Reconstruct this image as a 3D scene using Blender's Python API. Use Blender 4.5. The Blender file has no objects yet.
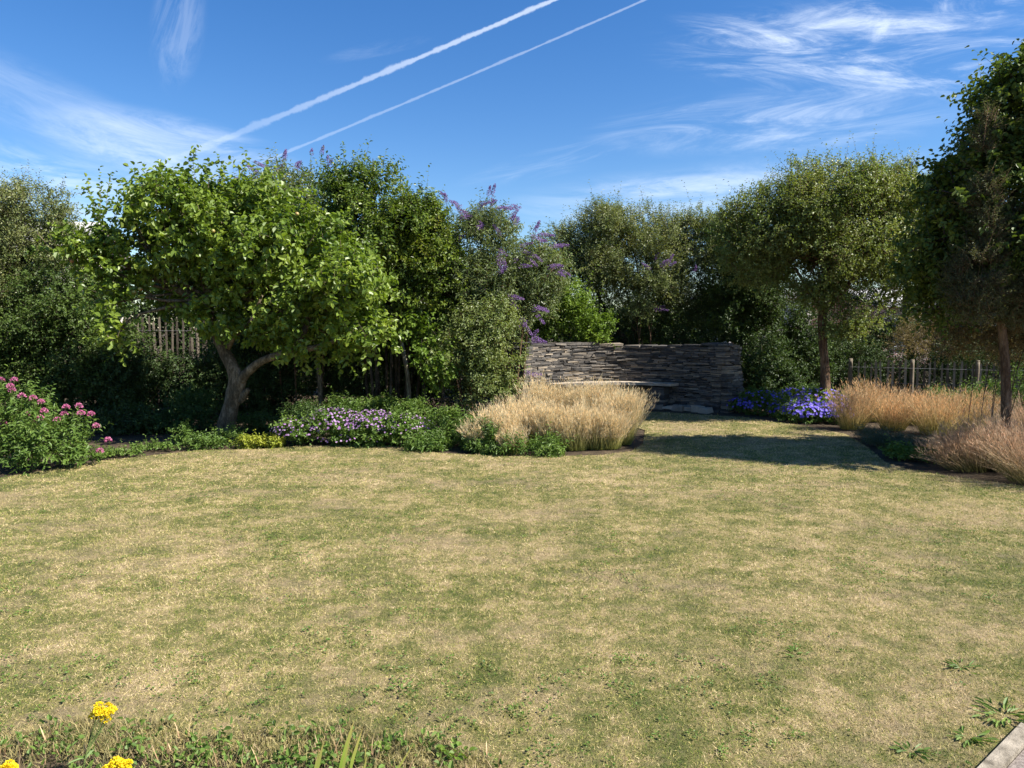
import bpy, math, numpy as np
from mathutils import Vector

# ------------------------------------------------------------------ camera
sc = bpy.context.scene
COL = sc.collection
F, PITCH, EYE = 739.0, math.radians(4.56), 1.6
cam_d = bpy.data.cameras.new('camera'); cam = bpy.data.objects.new('camera', cam_d); COL.objects.link(cam)
cam_d.sensor_width = 36; cam_d.lens = 36*F/1024; cam_d.clip_start = .05; cam_d.clip_end = 5000
cam.location = (0, 0, EYE); cam.rotation_euler = (math.radians(90)-PITCH, 0, 0)
sc.camera = cam

# ------------------------------------------------------------------ helpers for laying out
cp, sp = math.cos(PITCH), math.sin(PITCH)
def ray(x, y):
    u, v = (x-512)/F, (384-y)/F
    return np.array([u, cp+v*sp, -sp+v*cp])
def P(x, y, Y):                       # point seen at pixel x,y standing Y metres ahead
    d = ray(x, y); return np.array([0, 0, EYE])+d*(Y/d[1])
def G(x, y, z=0.0):                   # ground point under a pixel
    d = ray(x, y); return np.array([0, 0, EYE])+d*((z-EYE)/d[2])
def B(x, y, rx, ry, Y, rY=None):      # ellipsoid blob
    s = Y/F
    return (P(x, y, Y), np.array([rx*s, (rY if rY else (rx+ry)*.5*s), ry*s]))

# ------------------------------------------------------------------ sky and sun
SUN_EL, SUN_BACK = math.radians(47), math.radians(19)
sd = Vector((math.cos(SUN_EL)*math.cos(SUN_BACK), -math.cos(SUN_EL)*math.sin(SUN_BACK), math.sin(SUN_EL)))
sun_d = bpy.data.lights.new('sun', 'SUN'); sun = bpy.data.objects.new('sun', sun_d); COL.objects.link(sun)
sun_d.energy = 5.0; sun_d.angle = math.radians(.53); sun_d.color = (1, .95, .86)
sun.rotation_euler = sd.to_track_quat('Z', 'Y').to_euler()
w = bpy.data.worlds.new('World'); sc.world = w; w.use_nodes = True
nt = w.node_tree; N = nt.nodes; Lk = nt.links
for n in list(N): N.remove(n)
out = N.new('ShaderNodeOutputWorld'); bg = N.new('ShaderNodeBackground')
bg.inputs[1].default_value = .068
sky = N.new('ShaderNodeTexSky'); sky.sky_type = 'NISHITA'; sky.sun_disc = False
sky.sun_elevation = SUN_EL; sky.sun_rotation = math.atan2(sd.x, sd.y)
sky.altitude = 0; sky.air_density = 1.0; sky.dust_density = .25; sky.ozone_density = 3.0
SKY_SAT, SKY_VAL, SKY_HUE = 1.32, 1.08, .508
hs = N.new('ShaderNodeHueSaturation'); hs.inputs['Saturation'].default_value = SKY_SAT; hs.inputs['Value'].default_value = SKY_VAL
hs.inputs['Hue'].default_value = SKY_HUE
Lk.new(sky.outputs[0], hs.inputs['Color'])
tc = N.new('ShaderNodeTexCoord')
def wm(op, a, b=None, c=None, clamp=False):
    n = N.new('ShaderNodeMath'); n.operation = op; n.use_clamp = clamp
    for i, q in enumerate((a, b, c)):
        if q is None: continue
        if isinstance(q, (int, float)): n.inputs[i].default_value = q
        else: Lk.new(q, n.inputs[i])
    return n.outputs[0]
def wdot(v):
    n = N.new('ShaderNodeVectorMath'); n.operation = 'DOT_PRODUCT'
    Lk.new(tc.outputs['Generated'], n.inputs[0]); n.inputs[1].default_value = tuple(v); return n.outputs['Value']
def unit(v): v = np.array(v, float); return v/np.linalg.norm(v)
def srange(x, a, b, t0=0., t1=1.):
    n = N.new('ShaderNodeMapRange'); n.interpolation_type = 'SMOOTHERSTEP'
    Lk.new(x, n.inputs[0])
    for i, q in enumerate((a, b, t0, t1)): n.inputs[i+1].default_value = q
    return n.outputs[0]
cloud = None
def addc(x):
    global cloud
    cloud = x if cloud is None else wm('ADD', cloud, x)
def frame(x, y, x2, y2):
    c = unit(ray(x, y)); t = unit(ray(x2, y2)); a = unit(t-c*np.dot(t, c)); b = np.cross(c, a)
    dc = wm('MAXIMUM', wdot(c), .05)
    return wm('DIVIDE', wdot(a), dc), wm('DIVIDE', wdot(b), dc), wm('GREATER_THAN', wdot(c), .3)
def cirrus(x, y, ang, rx, ry, strength, fx=9., fy=40., seed=0., lo=.42, hi=.75, dist=1.2):
    a = math.radians(ang)
    u, v, ok = frame(x, y, x+60*math.cos(a), y-60*math.sin(a))
    e = wm('ADD', wm('POWER', wm('ABSOLUTE', wm('DIVIDE', u, rx/F)), 2), wm('POWER', wm('ABSOLUTE', wm('DIVIDE', v, ry/F)), 2))
    m = srange(e, 0., 1.0, 1., 0.)
    cb = N.new('ShaderNodeCombineXYZ'); Lk.new(wm('MULTIPLY', u, fx), cb.inputs[0]); Lk.new(wm('MULTIPLY', v, fy), cb.inputs[1]); cb.inputs[2].default_value = seed
    nz = N.new('ShaderNodeTexNoise'); nz.inputs['Scale'].default_value = 1; nz.inputs['Detail'].default_value = 7
    nz.inputs['Roughness'].default_value = .68; nz.inputs['Distortion'].default_value = dist; Lk.new(cb.outputs[0], nz.inputs['Vector'])
    k = srange(nz.outputs[0], lo, hi)
    addc(wm('MULTIPLY', wm('MULTIPLY', wm('MULTIPLY', m, k), strength), ok))
def contrail(x0, y0, x1, y1, w0, w1, s0, s1, bend, ragged=.35):
    # starts at x0,y0 and runs to x1,y1, width from w0 to w1 pixels
    u, v, ok = frame((x0+x1)/2, (y0+y1)/2, x1, y1)
    Lh = math.hypot(x1-x0, y1-y0)/2/F
    t = wm('DIVIDE', u, Lh)                                 # -1..1
    cb = N.new('ShaderNodeCombineXYZ'); Lk.new(wm('MULTIPLY', u, 70), cb.inputs[0]); Lk.new(wm('MULTIPLY', v, 70), cb.inputs[1])
    nz = N.new('ShaderNodeTexNoise'); nz.inputs['Scale'].default_value = 1; nz.inputs['Detail'].default_value = 5; nz.inputs['Roughness'].default_value = .7; Lk.new(cb.outputs[0], nz.inputs['Vector'])
    vv = wm('ADD', v, wm('MULTIPLY', wm('SUBTRACT', wm('MULTIPLY', t, t), 1), bend/F))
    nb = N.new('ShaderNodeTexNoise'); nb.inputs['Scale'].default_value = 1; nb.inputs['Detail'].default_value = 3; cb2 = N.new('ShaderNodeCombineXYZ'); Lk.new(wm('MULTIPLY', u, 22), cb2.inputs[0]); Lk.new(wm('MULTIPLY', v, 15), cb2.inputs[1]); Lk.new(cb2.outputs[0], nb.inputs['Vector'])
    vv = wm('ADD', vv, wm('MULTIPLY', wm('SUBTRACT', nb.outputs[0], .5), 1.2/F))
    W = wm('MULTIPLY', wm('MULTIPLY', srange(t, -1., 1., w0, w1), 1/F), srange(nb.outputs[0], .3, .7, .7, 1.35))
    d = wm('DIVIDE', wm('ABSOLUTE', vv), W)
    d = wm('ADD', d, wm('MULTIPLY', wm('SUBTRACT', nz.outputs[0], .5), ragged*4))
    m = srange(d, .25, 1.15, 1., 0.)
    ends = wm('MULTIPLY', srange(t, -1.12, -.9), srange(t, 1.0, 1.35, 1., 0.))
    s = srange(t, -1., 1., s0, s1)
    addc(wm('MULTIPLY', wm('MULTIPLY', wm('MULTIPLY', m, ends), s), ok))
contrail(118, 182, 562, -4, 3.6, 2.3, .10, .50, 1.5, .38)
contrail(250, 167, 655, -5, 1.5, 1.2, .18, .24, 1.5, .38)
cirrus(880, 52, -2, 225, 46, .46, 4, 24, 1.3, .36, .8, 2.2)
cirrus(800, 52, -14, 130, 22, .45, 6, 26, 7.3, .35, .75, 1.5)
cirrus(930, 10, 8, 150, 30, .40, 6, 26, 4.3)
cirrus(770, 122, 4, 190, 34, .50, 4, 24, 9.1, .34, .85, 1.2)
cirrus(690, 185, 4, 110, 12, .30, 8, 40, 3.7, .25, .6)
cirrus(560, 160, 14, 120, 16, .12, 6, 30, 5.7)
cirrus(60, 115, -24, 200, 36, .20, 5, 18, 2.2, .25, .8, 1.2)
cirrus(180, 150, -12, 130, 34, .36, 7, 22, 6.2, .25, .7)
cirrus(20, 185, -10, 130, 40, .40, 7, 22, 8.2, .3, .7)
cirrus(178, 28, 82, 60, 24, .14, 9, 26, 11.2, .35, .7, 1.6)
cirrus(780, 195, 3, 320, 40, .30, 5, 22, 14.2, .3, .75)
cirrus(375, 50, 12, 60, 8, .07, 9, 30, 18.2)
mx = N.new('ShaderNodeMix'); mx.data_type = 'RGBA'
Lk.new(wm('MINIMUM', cloud, .85), mx.inputs['Factor']); Lk.new(hs.outputs[0], mx.inputs[6])
mx.inputs[7].default_value = (7.6, 8.3, 9.3, 1)
Lk.new(mx.outputs[2], bg.inputs[0]); Lk.new(bg.outputs[0], out.inputs[0])
w.cycles.sampling_method = 'MANUAL'; w.cycles.sample_map_resolution = 512
sc.view_settings.view_transform = 'Standard'; sc.view_settings.look = 'None'
sc.view_settings.gamma = 1; sc.view_settings.exposure = 1.2; sc.view_settings.use_curve_mapping = False
sc.render.engine = 'CYCLES'
sc.cycles.max_bounces = 6; sc.cycles.diffuse_bounces = 3; sc.cycles.transmission_bounces = 4; sc.cycles.glossy_bounces = 2

# ------------------------------------------------------------------ noise and mesh building
_tab = np.random.default_rng(5).random((32, 32, 32)).astype(np.float32)
def vnoise(p):
    p = np.asarray(p, float); i = np.floor(p).astype(int); f = p-i; f = f*f*(3-2*f)
    r = 0
    for dx in (0, 1):
        for dy in (0, 1):
            for dz in (0, 1):
                wgt = (f[..., 0] if dx else 1-f[..., 0])*(f[..., 1] if dy else 1-f[..., 1])*(f[..., 2] if dz else 1-f[..., 2])
                r = r+wgt*_tab[(i[..., 0]+dx) % 32, (i[..., 1]+dy) % 32, (i[..., 2]+dz) % 32]
    return r
def nrm(a): return a/np.maximum(np.linalg.norm(a, axis=-1, keepdims=True), 1e-9)
class MB:
    def __init__(s): s.v = []; s.f = []; s.r = []; s.t = []; s.n = 0
    def add(s, v, faces, rnd=0., t=0.):
        """faces: list of (K,m) integer arrays"""
        v = np.asarray(v, np.float32).reshape(-1, 3)
        s.v.append(v)
        for f in faces: s.f.append(np.asarray(f, np.int64)+s.n)
        s.r.append(np.broadcast_to(np.asarray(rnd, np.float32), (len(v),)).copy())
        s.t.append(np.broadcast_to(np.asarray(t, np.float32), (len(v),)).copy())
        s.n += len(v)
    def build(s, name, mat, parent=None, smooth=False):
        me = bpy.data.meshes.new(name)
        org = np.array(parent.location) if parent is not None else np.zeros(3)
        V = np.concatenate(s.v)-org.astype(np.float32)
        me.vertices.add(len(V)); me.vertices.foreach_set('co', V.ravel())
        li = np.concatenate([f.ravel() for f in s.f]); cnt = np.concatenate([np.full(len(f), f.shape[1]) for f in s.f])
        me.loops.add(len(li)); me.loops.foreach_set('vertex_index', li.astype(np.int32))
        me.polygons.add(len(cnt)); st = np.concatenate([[0], np.cumsum(cnt)[:-1]]); me.polygons.foreach_set('loop_start', st.astype(np.int32))
        me.polygons.foreach_set('use_smooth', np.full(len(cnt), smooth))
        me.update(calc_edges=True)
        for nm, a in (('rnd', s.r), ('t', s.t)):
            at = me.attributes.new(nm, 'FLOAT', 'POINT'); at.data.foreach_set('value', np.concatenate(a))
        me.materials.append(mat)
        o = bpy.data.objects.new(name, me); COL.objects.link(o)
        if parent is not None: o.parent = parent
        return o
def thing(name, label, cat, loc=(0, 0, 0), group=None):
    o = bpy.data.objects.new(name, None); COL.objects.link(o); o.location = tuple(loc); o.empty_display_size = .2
    o['label'] = label; o['category'] = cat; o['kind'] = 'thing'
    if group: o['group'] = group
    return o
def struct(o, kind='structure', label=None, cat=None):
    o['kind'] = kind
    if label: o['label'] = label
    if cat: o['category'] = cat
    return o

def tube(mb, pts, rad, sides=9, rough=.06, rnd=.5, seed=0, sub=4):
    pts = np.array(pts, float); rad = np.array(rad, float); n = len(pts)
    if sub > 1 and n > 2:
        e = np.vstack([2*pts[0]-pts[1], pts, 2*pts[-1]-pts[-2]]); q = []; rr = []
        for i in range(n-1):
            for k in range(sub):
                t = k/sub; a, b, c, d = e[i:i+4]
                q.append(.5*((2*b)+(-a+c)*t+(2*a-5*b+4*c-d)*t*t+(-a+3*b-3*c+d)*t**3)); rr.append(rad[i]*(1-t)+rad[i+1]*t)
        q.append(pts[-1]); rr.append(rad[-1]); pts = np.array(q); rad = np.array(rr); n = len(pts)
    tg = nrm(np.gradient(pts, axis=0)); up = np.array([.31, .95, .11])
    a = nrm(np.cross(tg, up)); b = np.cross(tg, a)
    th = np.linspace(0, 2*math.pi, sides, endpoint=False)
    v = pts[:, None]+rad[:, None, None]*(a[:, None]*np.cos(th)[None, :, None]+b[:, None]*np.sin(th)[None, :, None])
    if rough:
        k = vnoise(v*np.array([14., 14, 5])+seed)-.5+.8*(vnoise(v*np.array([40., 40, 9])+seed)-.5)
        v = v+(v-pts[:, None])*(k*rough*3)[..., None]
    i = np.arange(n-1)[:, None]*sides; j = np.arange(sides)[None]; j2 = (j+1) % sides
    f = np.stack([i+j, i+j2, i+sides+j2, i+sides+j], -1).reshape(-1, 4)
    mb.add(v.reshape(-1, 3), [f, (n-1)*sides+np.arange(sides)[None]], rnd, 0)

def leaves(mb, c, a, nn, L, W, rnd, t=0., shape=6, fold=.25, curl=.15):
    """c base points, a axis, nn approximate normal"""
    n = len(c); L = np.broadcast_to(L, (n,))[:, None]; W = np.broadcast_to(W, (n,))[:, None]
    a = nrm(a); s = nrm(np.cross(a, nn)); nn = np.cross(s, a)
    rnd = np.broadcast_to(rnd, (n,)); t = np.broadcast_to(t, (n,))
    if shape == 4:
        v = np.stack([c, c+a*L*.45+s*W*.5+nn*W*fold, c+a*L-nn*L*curl, c+a*L*.45-s*W*.5+nn*W*fold], 1)
        b = np.arange(n)[:, None]*4
        mb.add(v.reshape(-1, 3), [np.hstack([b, b+1, b+2]), np.hstack([b, b+2, b+3])], np.repeat(rnd, 4), np.repeat(t, 4))
    else:
        v = np.stack([c, c+a*L*.3+s*W*.46+nn*W*fold, c+a*L*.72+s*W*.40+nn*(W*fold-L*curl*.5), c+a*L-nn*L*curl,
                      c+a*L*.72-s*W*.40+nn*(W*fold-L*curl*.5), c+a*L*.3-s*W*.46+nn*W*fold], 1)
        b = np.arange(n)[:, None]*6
        mb.add(v.reshape(-1, 3), [np.hstack([b, b+1, b+2, b+3]), np.hstack([b, b+3, b+4, b+5])], np.repeat(rnd, 6), np.repeat(t, 6))

def shoots(mb, rng, pos, d, length, per, leaf, wid, shape=6, droop=.2, upn=.7, stem=None, spread=1., outw=None, t=0.):
    """leafy shoots starting at pos along d"""
    n = len(pos); per = int(per)
    tt = (np.arange(per)+.6)/per
    L = np.broadcast_to(length, (n,))
    d = nrm(d)
    h = nrm(np.cross(d, rng.normal(size=(n, 3)))); k = np.cross(d, h)
    ang = (np.arange(per)*2.4)[None]+rng.random((n, 1))*6.28+rng.normal(size=(n, per))*.4
    rad = h[:, None]*np.cos(ang)[..., None]+k[:, None]*np.sin(ang)[..., None]
    sag = -.25*droop*(tt**2)[None, :, None]*L[:, None, None]*np.array([0, 0, 1.])
    base = pos[:, None]+d[:, None]*(L[:, None]*tt[None])[..., None]+sag
    ax = d[:, None]*.55+rad*spread+np.array([0, 0, -droop])+rng.normal(size=(n, per, 3))*.25
    nr = np.array([0, 0, upn])+rng.normal(size=(n, per, 3))*.45+d[:, None]*.3
    if outw is not None: nr = nr+outw[:, None]*.35
    sz = (rng.uniform(.65, 1.15, (n, per))*(1-.25*tt[None]))
    m = n*per; rn = np.clip(np.repeat(rng.random(n), per)*.4+rng.random(m)*.6, 0, 1)
    leaves(mb, base.reshape(m, 3), ax.reshape(m, 3), nr.reshape(m, 3), (sz*leaf).ravel(), (sz*wid).ravel(), rn, t, shape)
    if stem is not None:
        smb, r = stem
        e = pos+d*L[:, None]*.95+np.array([0, 0, -.25*droop])*L[:, None]
        side = nrm(np.cross(d, np.array([.2, 1, .1])))*r
        up = nrm(np.cross(d, side))*r
        v = np.stack([pos+side, pos-side*.5+up, pos-side*.5-up, e], 1); b = np.arange(n)[:, None]*4
        smb.add(v.reshape(-1, 3), [np.hstack([b, b+1, b+3]), np.hstack([b+1, b+2, b+3]), np.hstack([b+2, b, b+3])], .5, 0)

def crown(mb, rng, blobs, n, length, per, leaf, wid, shape=6, droop=.2, up=.35, gap=.38, fs=2.2, stem=None, lo=.35, spread=1., rjit=.5, zmin=.05, off=0., lump=True):
    c = np.array([b[0] for b in blobs]); r = np.array([b[1] for b in blobs])
    if lump and n > 300:
        cc, rr_ = [], []
        for b_, q_ in zip(c, r):
            nl = int(np.clip(9*(q_.prod()/.3)**.4, 5, 16)); u_ = nrm(rng.normal(size=(nl, 3))*np.array([1, 1, .9])+np.array([0, 0, .15]))
            f_ = rng.uniform(.34, .58, (nl, 1)); cc.append(b_+u_*q_*(1.04-f_*.8)); rr_.append(q_*f_*np.array([1.05, 1.05, .85]))
            cc.append(b_[None]); rr_.append(q_[None]*.72)
        c = np.concatenate(cc); r = np.concatenate(rr_)
    wt = (r.prod(1))**.62; wt /= wt.sum()
    m = int(n*2.2); k = rng.choice(len(c), m, p=wt)
    dr = nrm(rng.normal(size=(m, 3))); q = np.where(rng.random(m) < .72, rng.uniform(.72, 1.0, m), rng.uniform(lo, .8, m))
    q = q*(.82+.36*vnoise(dr*2.3+c[k]*1.7+off))
    pos = c[k]+dr*r[k]*q[:, None]
    low = pos[:, 2] < zmin; pos[low, 2] = zmin+np.abs(pos[low, 2]-zmin)*.5+.004
    o = nrm(dr/r[k])
    g = vnoise(pos*fs+off)*.65+vnoise(pos*fs*2.3+off+9)*.35
    keep = (g > gap) & (pos[:, 2] > zmin)
    pos, o = pos[keep][:n], o[keep][:n]
    d = o*.7+np.array([0, 0, up])+rng.normal(size=o.shape)*rjit
    L = length*rng.uniform(.5, 1.3, len(pos)); L = np.where((rng.random(len(pos)) < .05) & (o[:, 2] > -.2), L*2.1, L)
    shoots(mb, rng, pos, d, L, per, leaf, wid, shape, droop, .7, stem, spread, o)

def limbs(mb, rng, start, blobs, r0, twigs=4, bend=.2, sides=6, rnd=.5):
    """branches from start to each blob, with side branches"""
    start = np.array(start, float)
    for c, r in blobs:
        mid = (start+c)/2+rng.normal(size=3)*bend*np.linalg.norm(c-start)*.4+np.array([0, 0, .1])
        tube(mb, [start, mid, c+rng.normal(size=3)*r*.15, c+(c-mid)*.35], [r0, r0*.7, r0*.4, r0*.15], sides, .05, rnd, rng.random()*9, 3)
        for i in range(twigs):
            s = mid+(c-mid)*rng.uniform(0, .9); e = c+nrm(rng.normal(size=3)+np.array([0, 0, .4]))*r*.85
            tube(mb, [s, (s+e)/2+rng.normal(size=3)*.08, e], [r0*.35, r0*.22, r0*.07], 5, .03, rnd, 0, 2)

def strips(mb, base, d0, L, W, bend, segs=3, rnd=.5, wave=0., rng=None, plume=0., prof=None):
    """ribbon blades: base, start direction, bending toward bend vector"""
    n = len(base); L = np.broadcast_to(L, (n,))[:, None]; W = np.broadcast_to(W, (n,))[:, None]
    d0 = nrm(d0); bend = np.broadcast_to(bend, (n, 3))
    side = nrm(np.cross(d0, bend+np.array([1e-3, 2e-3, 0])))
    ph = np.random.default_rng(n).random((n, 1))*3.14
    side = nrm(side*np.cos(ph)+np.cross(d0, side)*np.sin(ph))
    vs = []; ts = []; p = base.copy(); d = d0.copy()
    for i in range(segs+1):
        t = i/segs
        wd = (prof(t) if prof else (1-t**1.5))*.5
        if i == segs: vs.append(p[:, None])
        else: vs.append(np.stack([p-side*W*wd, p+side*W*wd], 1))
        d = nrm(d+bend*(1.6/segs)); p = p+d*L/segs
    v = np.concatenate(vs, 1); k = v.shape[1]
    b = np.arange(n)[:, None]*k; q = [np.hstack([b+2*i, b+2*i+1, b+2*i+3, b+2*i+2]) for i in range(segs-1)]
    q = ([np.concatenate(q)] if q else [])+[np.hstack([b+2*segs-2, b+2*segs-1, b+2*segs])]
    tv = np.array([i/segs for i in range(segs) for _ in (0, 1)]+[1.])
    mb.add(v.reshape(-1, 3), q, np.repeat(np.broadcast_to(rnd, (n,)), k), np.tile(tv, n))

def box(mb, c, s, rot=0., rnd=.5, jit=0., rng=None, t=0.):
    v = np.array([[x, y, z] for z in (-.5, .5) for y in (-.5, .5) for x in (-.5, .5)])*np.array(s)
    if jit: v = v+rng.normal(size=v.shape)*jit
    cr, sr = math.cos(rot), math.sin(rot)
    v = np.stack([v[:, 0]*cr-v[:, 1]*sr, v[:, 0]*sr+v[:, 1]*cr, v[:, 2]], 1)+np.array(c)
    mb.add(v, [[[0, 2, 3, 1], [4, 5, 7, 6], [0, 1, 5, 4], [2, 6, 7, 3], [0, 4, 6, 2], [1, 3, 7, 5]]], rnd, t)

# ------------------------------------------------------------------ materials
def newmat(name):
    m = bpy.data.materials.new(name); m.use_nodes = True; t = m.node_tree; b = t.nodes['Principled BSDF']
    return m, t, b
def attr(t, n):
    a = t.nodes.new('ShaderNodeAttribute'); a.attribute_name = n; return a.outputs['Fac']
def ramp(t, x, stops):
    r = t.nodes.new('ShaderNodeValToRGB'); e = r.color_ramp.elements
    while len(e) < len(stops): e.new(.5)
    for i, (p, c) in enumerate(stops): e[i].position = p; e[i].color = (*c, 1)
    t.links.new(x, r.inputs[0]); return r.outputs[0]
def tnoise(t, scale, detail=3, rough=.5, vec=None, kind='pos', stretch=None):
    n = t.nodes.new('ShaderNodeTexNoise'); n.inputs['Scale'].default_value = scale; n.inputs['Detail'].default_value = detail; n.inputs['Roughness'].default_value = rough
    g = t.nodes.new('ShaderNodeNewGeometry') if kind == 'pos' else t.nodes.new('ShaderNodeTexCoord')
    s = g.outputs['Position'] if kind == 'pos' else g.outputs['Object']
    if stretch:
        mp = t.nodes.new('ShaderNodeMapping'); mp.inputs['Scale'].default_value = stretch; t.links.new(s, mp.inputs[0]); s = mp.outputs[0]
    t.links.new(s, n.inputs['Vector']); return n.outputs[0]
def mth(t, op, a, b=None, clamp=False):
    n = t.nodes.new('ShaderNodeMath'); n.operation = op; n.use_clamp = clamp
    for i, q in enumerate((a, b)):
        if q is None: continue
        if isinstance(q, (int, float)): n.inputs[i].default_value = q
        else: t.links.new(q, n.inputs[i])
    return n.outputs[0]
def mixc(t, f, a, b, mode='MIX'):
    n = t.nodes.new('ShaderNodeMix'); n.data_type = 'RGBA'; n.blend_type = mode
    for i, q in ((0, f), (6, a), (7, b)):
        if isinstance(q, (int, float)): n.inputs[i].default_value = q
        elif isinstance(q, tuple): n.inputs[i].default_value = (*q, 1)
        else: t.links.new(q, n.inputs[i])
    return n.outputs[2]
def leafmat(name, cols, tr=.35, rough=.5, spec=.28, trc=(1.25, 1.3, .55), clump=.5, scale=1.6):
    m, t, b = newmat(name)
    x = mth(t, 'ADD', mth(t, 'MULTIPLY', attr(t, 'rnd'), 1-clump), mth(t, 'MULTIPLY', mth(t, 'MULTIPLY', mth(t, 'SUBTRACT', tnoise(t, scale, 2), .5), 2.2), clump))
    x = mth(t, 'ADD', x, clump*.5)
    if trc[2] < 1: cols = [(min(1, a_*1.30), b_*1.15, c_*1.15) for a_, b_, c_ in cols]
    k = len(cols); c = ramp(t, x, [(i/(k-1), q) for i, q in enumerate(cols)])
    t.links.new(c, b.inputs['Base Color']); b.inputs['Roughness'].default_value = rough; b.inputs['Specular IOR Level'].default_value = spec
    tl = t.nodes.new('ShaderNodeBsdfTranslucent'); t.links.new(mixc(t, 1., c, trc, 'MULTIPLY'), tl.inputs[0])
    ms = t.nodes.new('ShaderNodeMixShader'); ms.inputs[0].default_value = tr
    t.links.new(b.outputs[0], ms.inputs[1]); t.links.new(tl.outputs[0], ms.inputs[2])
    t.links.new(ms.outputs[0], t.nodes['Material Output'].inputs[0]); return m
def bladem(name, base, mid, tip, var=.35, tr=.3, rough=.6):
    m, t, b = newmat(name)
    c = ramp(t, attr(t, 't'), [(0, base), (.45, mid), (1, tip)])
    r = ramp(t, attr(t, 'rnd'), [(0, (1-var, 1-var*.9, 1-var)), (.5, (1, 1, .95)), (1, (1+var, 1+var*.8, 1+var*.6))])
    c = mixc(t, 1., c, r, 'MULTIPLY'); t.links.new(c, b.inputs['Base Color']); b.inputs['Roughness'].default_value = rough; b.inputs['Specular IOR Level'].default_value = .3
    tl = t.nodes.new('ShaderNodeBsdfTranslucent'); t.links.new(c, tl.inputs[0])
    ms = t.nodes.new('ShaderNodeMixShader'); ms.inputs[0].default_value = tr
    t.links.new(b.outputs[0], ms.inputs[1]); t.links.new(tl.outputs[0], ms.inputs[2])
    t.links.new(ms.outputs[0], t.nodes['Material Output'].inputs[0]); return m
def bump(t, b, h, dist=.02, st=.6):
    n = t.nodes.new('ShaderNodeBump'); n.inputs['Strength'].default_value = st; n.inputs['Distance'].default_value = dist
    t.links.new(h, n.inputs['Height']); t.links.new(n.outputs[0], b.inputs['Normal'])
def barkm(name, a, c):
    m, t, b = newmat(name)
    n1 = tnoise(t, 9, 5, .65, stretch=(1, 1, .35)); n1 = mth(t, 'ADD', mth(t, 'MULTIPLY', n1, .55), mth(t, 'MULTIPLY', tnoise(t, 38, 4, .75, stretch=(1, 1, .3)), .45)); col = ramp(t, n1, [(.36, tuple(q*.45 for q in a)), (.48, a), (.62, c)])
    t.links.new(col, b.inputs['Base Color']); b.inputs['Roughness'].default_value = .9; b.inputs['Specular IOR Level'].default_value = .15
    bump(t, b, tnoise(t, 45, 4, .7, stretch=(1, 1, .3)), .03, .9); return m

M = {}
M['apple'] = leafmat('apple_leaf', [(.045, .09, .015), (.085, .15, .020), (.145, .225, .030), (.215, .285, .055)], .35, .42, .45)
M['grey_willow'] = leafmat('willow_leaf', [(.065, .10, .035), (.11, .155, .05), (.17, .21, .075), (.25, .25, .09)], .32, .45, .45)
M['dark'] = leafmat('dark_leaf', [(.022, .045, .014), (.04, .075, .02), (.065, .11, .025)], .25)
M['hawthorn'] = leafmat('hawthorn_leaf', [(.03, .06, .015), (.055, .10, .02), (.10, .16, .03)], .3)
M['laurel'] = leafmat('laurel_leaf', [(.06, .11, .02), (.10, .18, .025), (.17, .26, .035)], .35)
M['glossy'] = leafmat('glossy_leaf', [(.03, .065, .012), (.065, .12, .018), (.12, .18, .022), (.19, .20, .03)], .3, .4, .4)
M['buddleia'] = leafmat('buddleia_leaf', [(.065, .105, .04), (.11, .16, .06), (.17, .225, .085)], .32, .45, .45)
M['viburnum'] = leafmat('viburnum_leaf', [(.09, .14, .045), (.15, .21, .065), (.23, .28, .10)], .35, .45, .45)
M['birch'] = leafmat('birch_leaf', [(.07, .11, .028), (.11, .165, .04), (.16, .21, .055), (.22, .25, .08)], .35, .45, .45)
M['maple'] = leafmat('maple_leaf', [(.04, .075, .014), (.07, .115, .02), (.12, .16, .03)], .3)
M['tamarisk'] = leafmat('feathery_leaf', [(.045, .065, .03), (.075, .095, .042), (.12, .13, .06)], .3)
M['tan'] = leafmat('tan_leaf', [(.10, .09, .045), (.18, .155, .08), (.32, .26, .13)], .3)
M['perennial'] = leafmat('perennial_leaf', [(.05, .10, .02), (.085, .16, .03), (.15, .23, .05)], .3)
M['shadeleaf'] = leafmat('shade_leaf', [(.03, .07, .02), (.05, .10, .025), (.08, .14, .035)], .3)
M['lime'] = leafmat('lime_leaf', [(.13, .19, .025), (.20, .26, .03), (.30, .32, .04)], .3)
M['silver'] = leafmat('silver_leaf', [(.05, .075, .045), (.08, .11, .07), (.12, .15, .10)], .2)
def flowerm(name, cols, tr=.3): return leafmat(name, cols, tr, .6, .2, (1, 1, 1), .15, 8)
M['pink'] = flowerm('pink_petal', [(.42, .09, .20), (.60, .18, .34), (.72, .34, .48)])
M['mauve'] = flowerm('mauve_petal', [(.26, .12, .31), (.38, .21, .43), (.50, .34, .52)])
M['violet'] = flowerm('violet_petal', [(.10, .07, .42), (.17, .13, .62), (.30, .25, .78)])
M['purple'] = flowerm('purple_petal', [(.16, .09, .22), (.26, .15, .36), (.38, .24, .47)])
M['yellow'] = flowerm('yellow_petal', [(.70, .50, .01), (.85, .66, .02), (.9, .75, .05)])
M['brownhead'] = flowerm('seed_head', [(.14, .08, .04), (.2, .13, .06)])
M['bark'] = barkm('bark_grey_brown', (.11, .085, .055), (.30, .24, .165))
M['bark_dark'] = barkm('bark_dark', (.05, .038, .028), (.14, .11, .08))
M['bark_pale'] = barkm('bark_pale', (.20, .17, .12), (.42, .38, .30))
M['bark_red'] = barkm('bark_red_brown', (.10, .06, .035), (.24, .16, .10))
M['stem'] = barkm('green_stem', (.08, .11, .03), (.16, .18, .06))
M['drystem'] = barkm('dry_stem', (.20, .14, .07), (.42, .32, .17))
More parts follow.
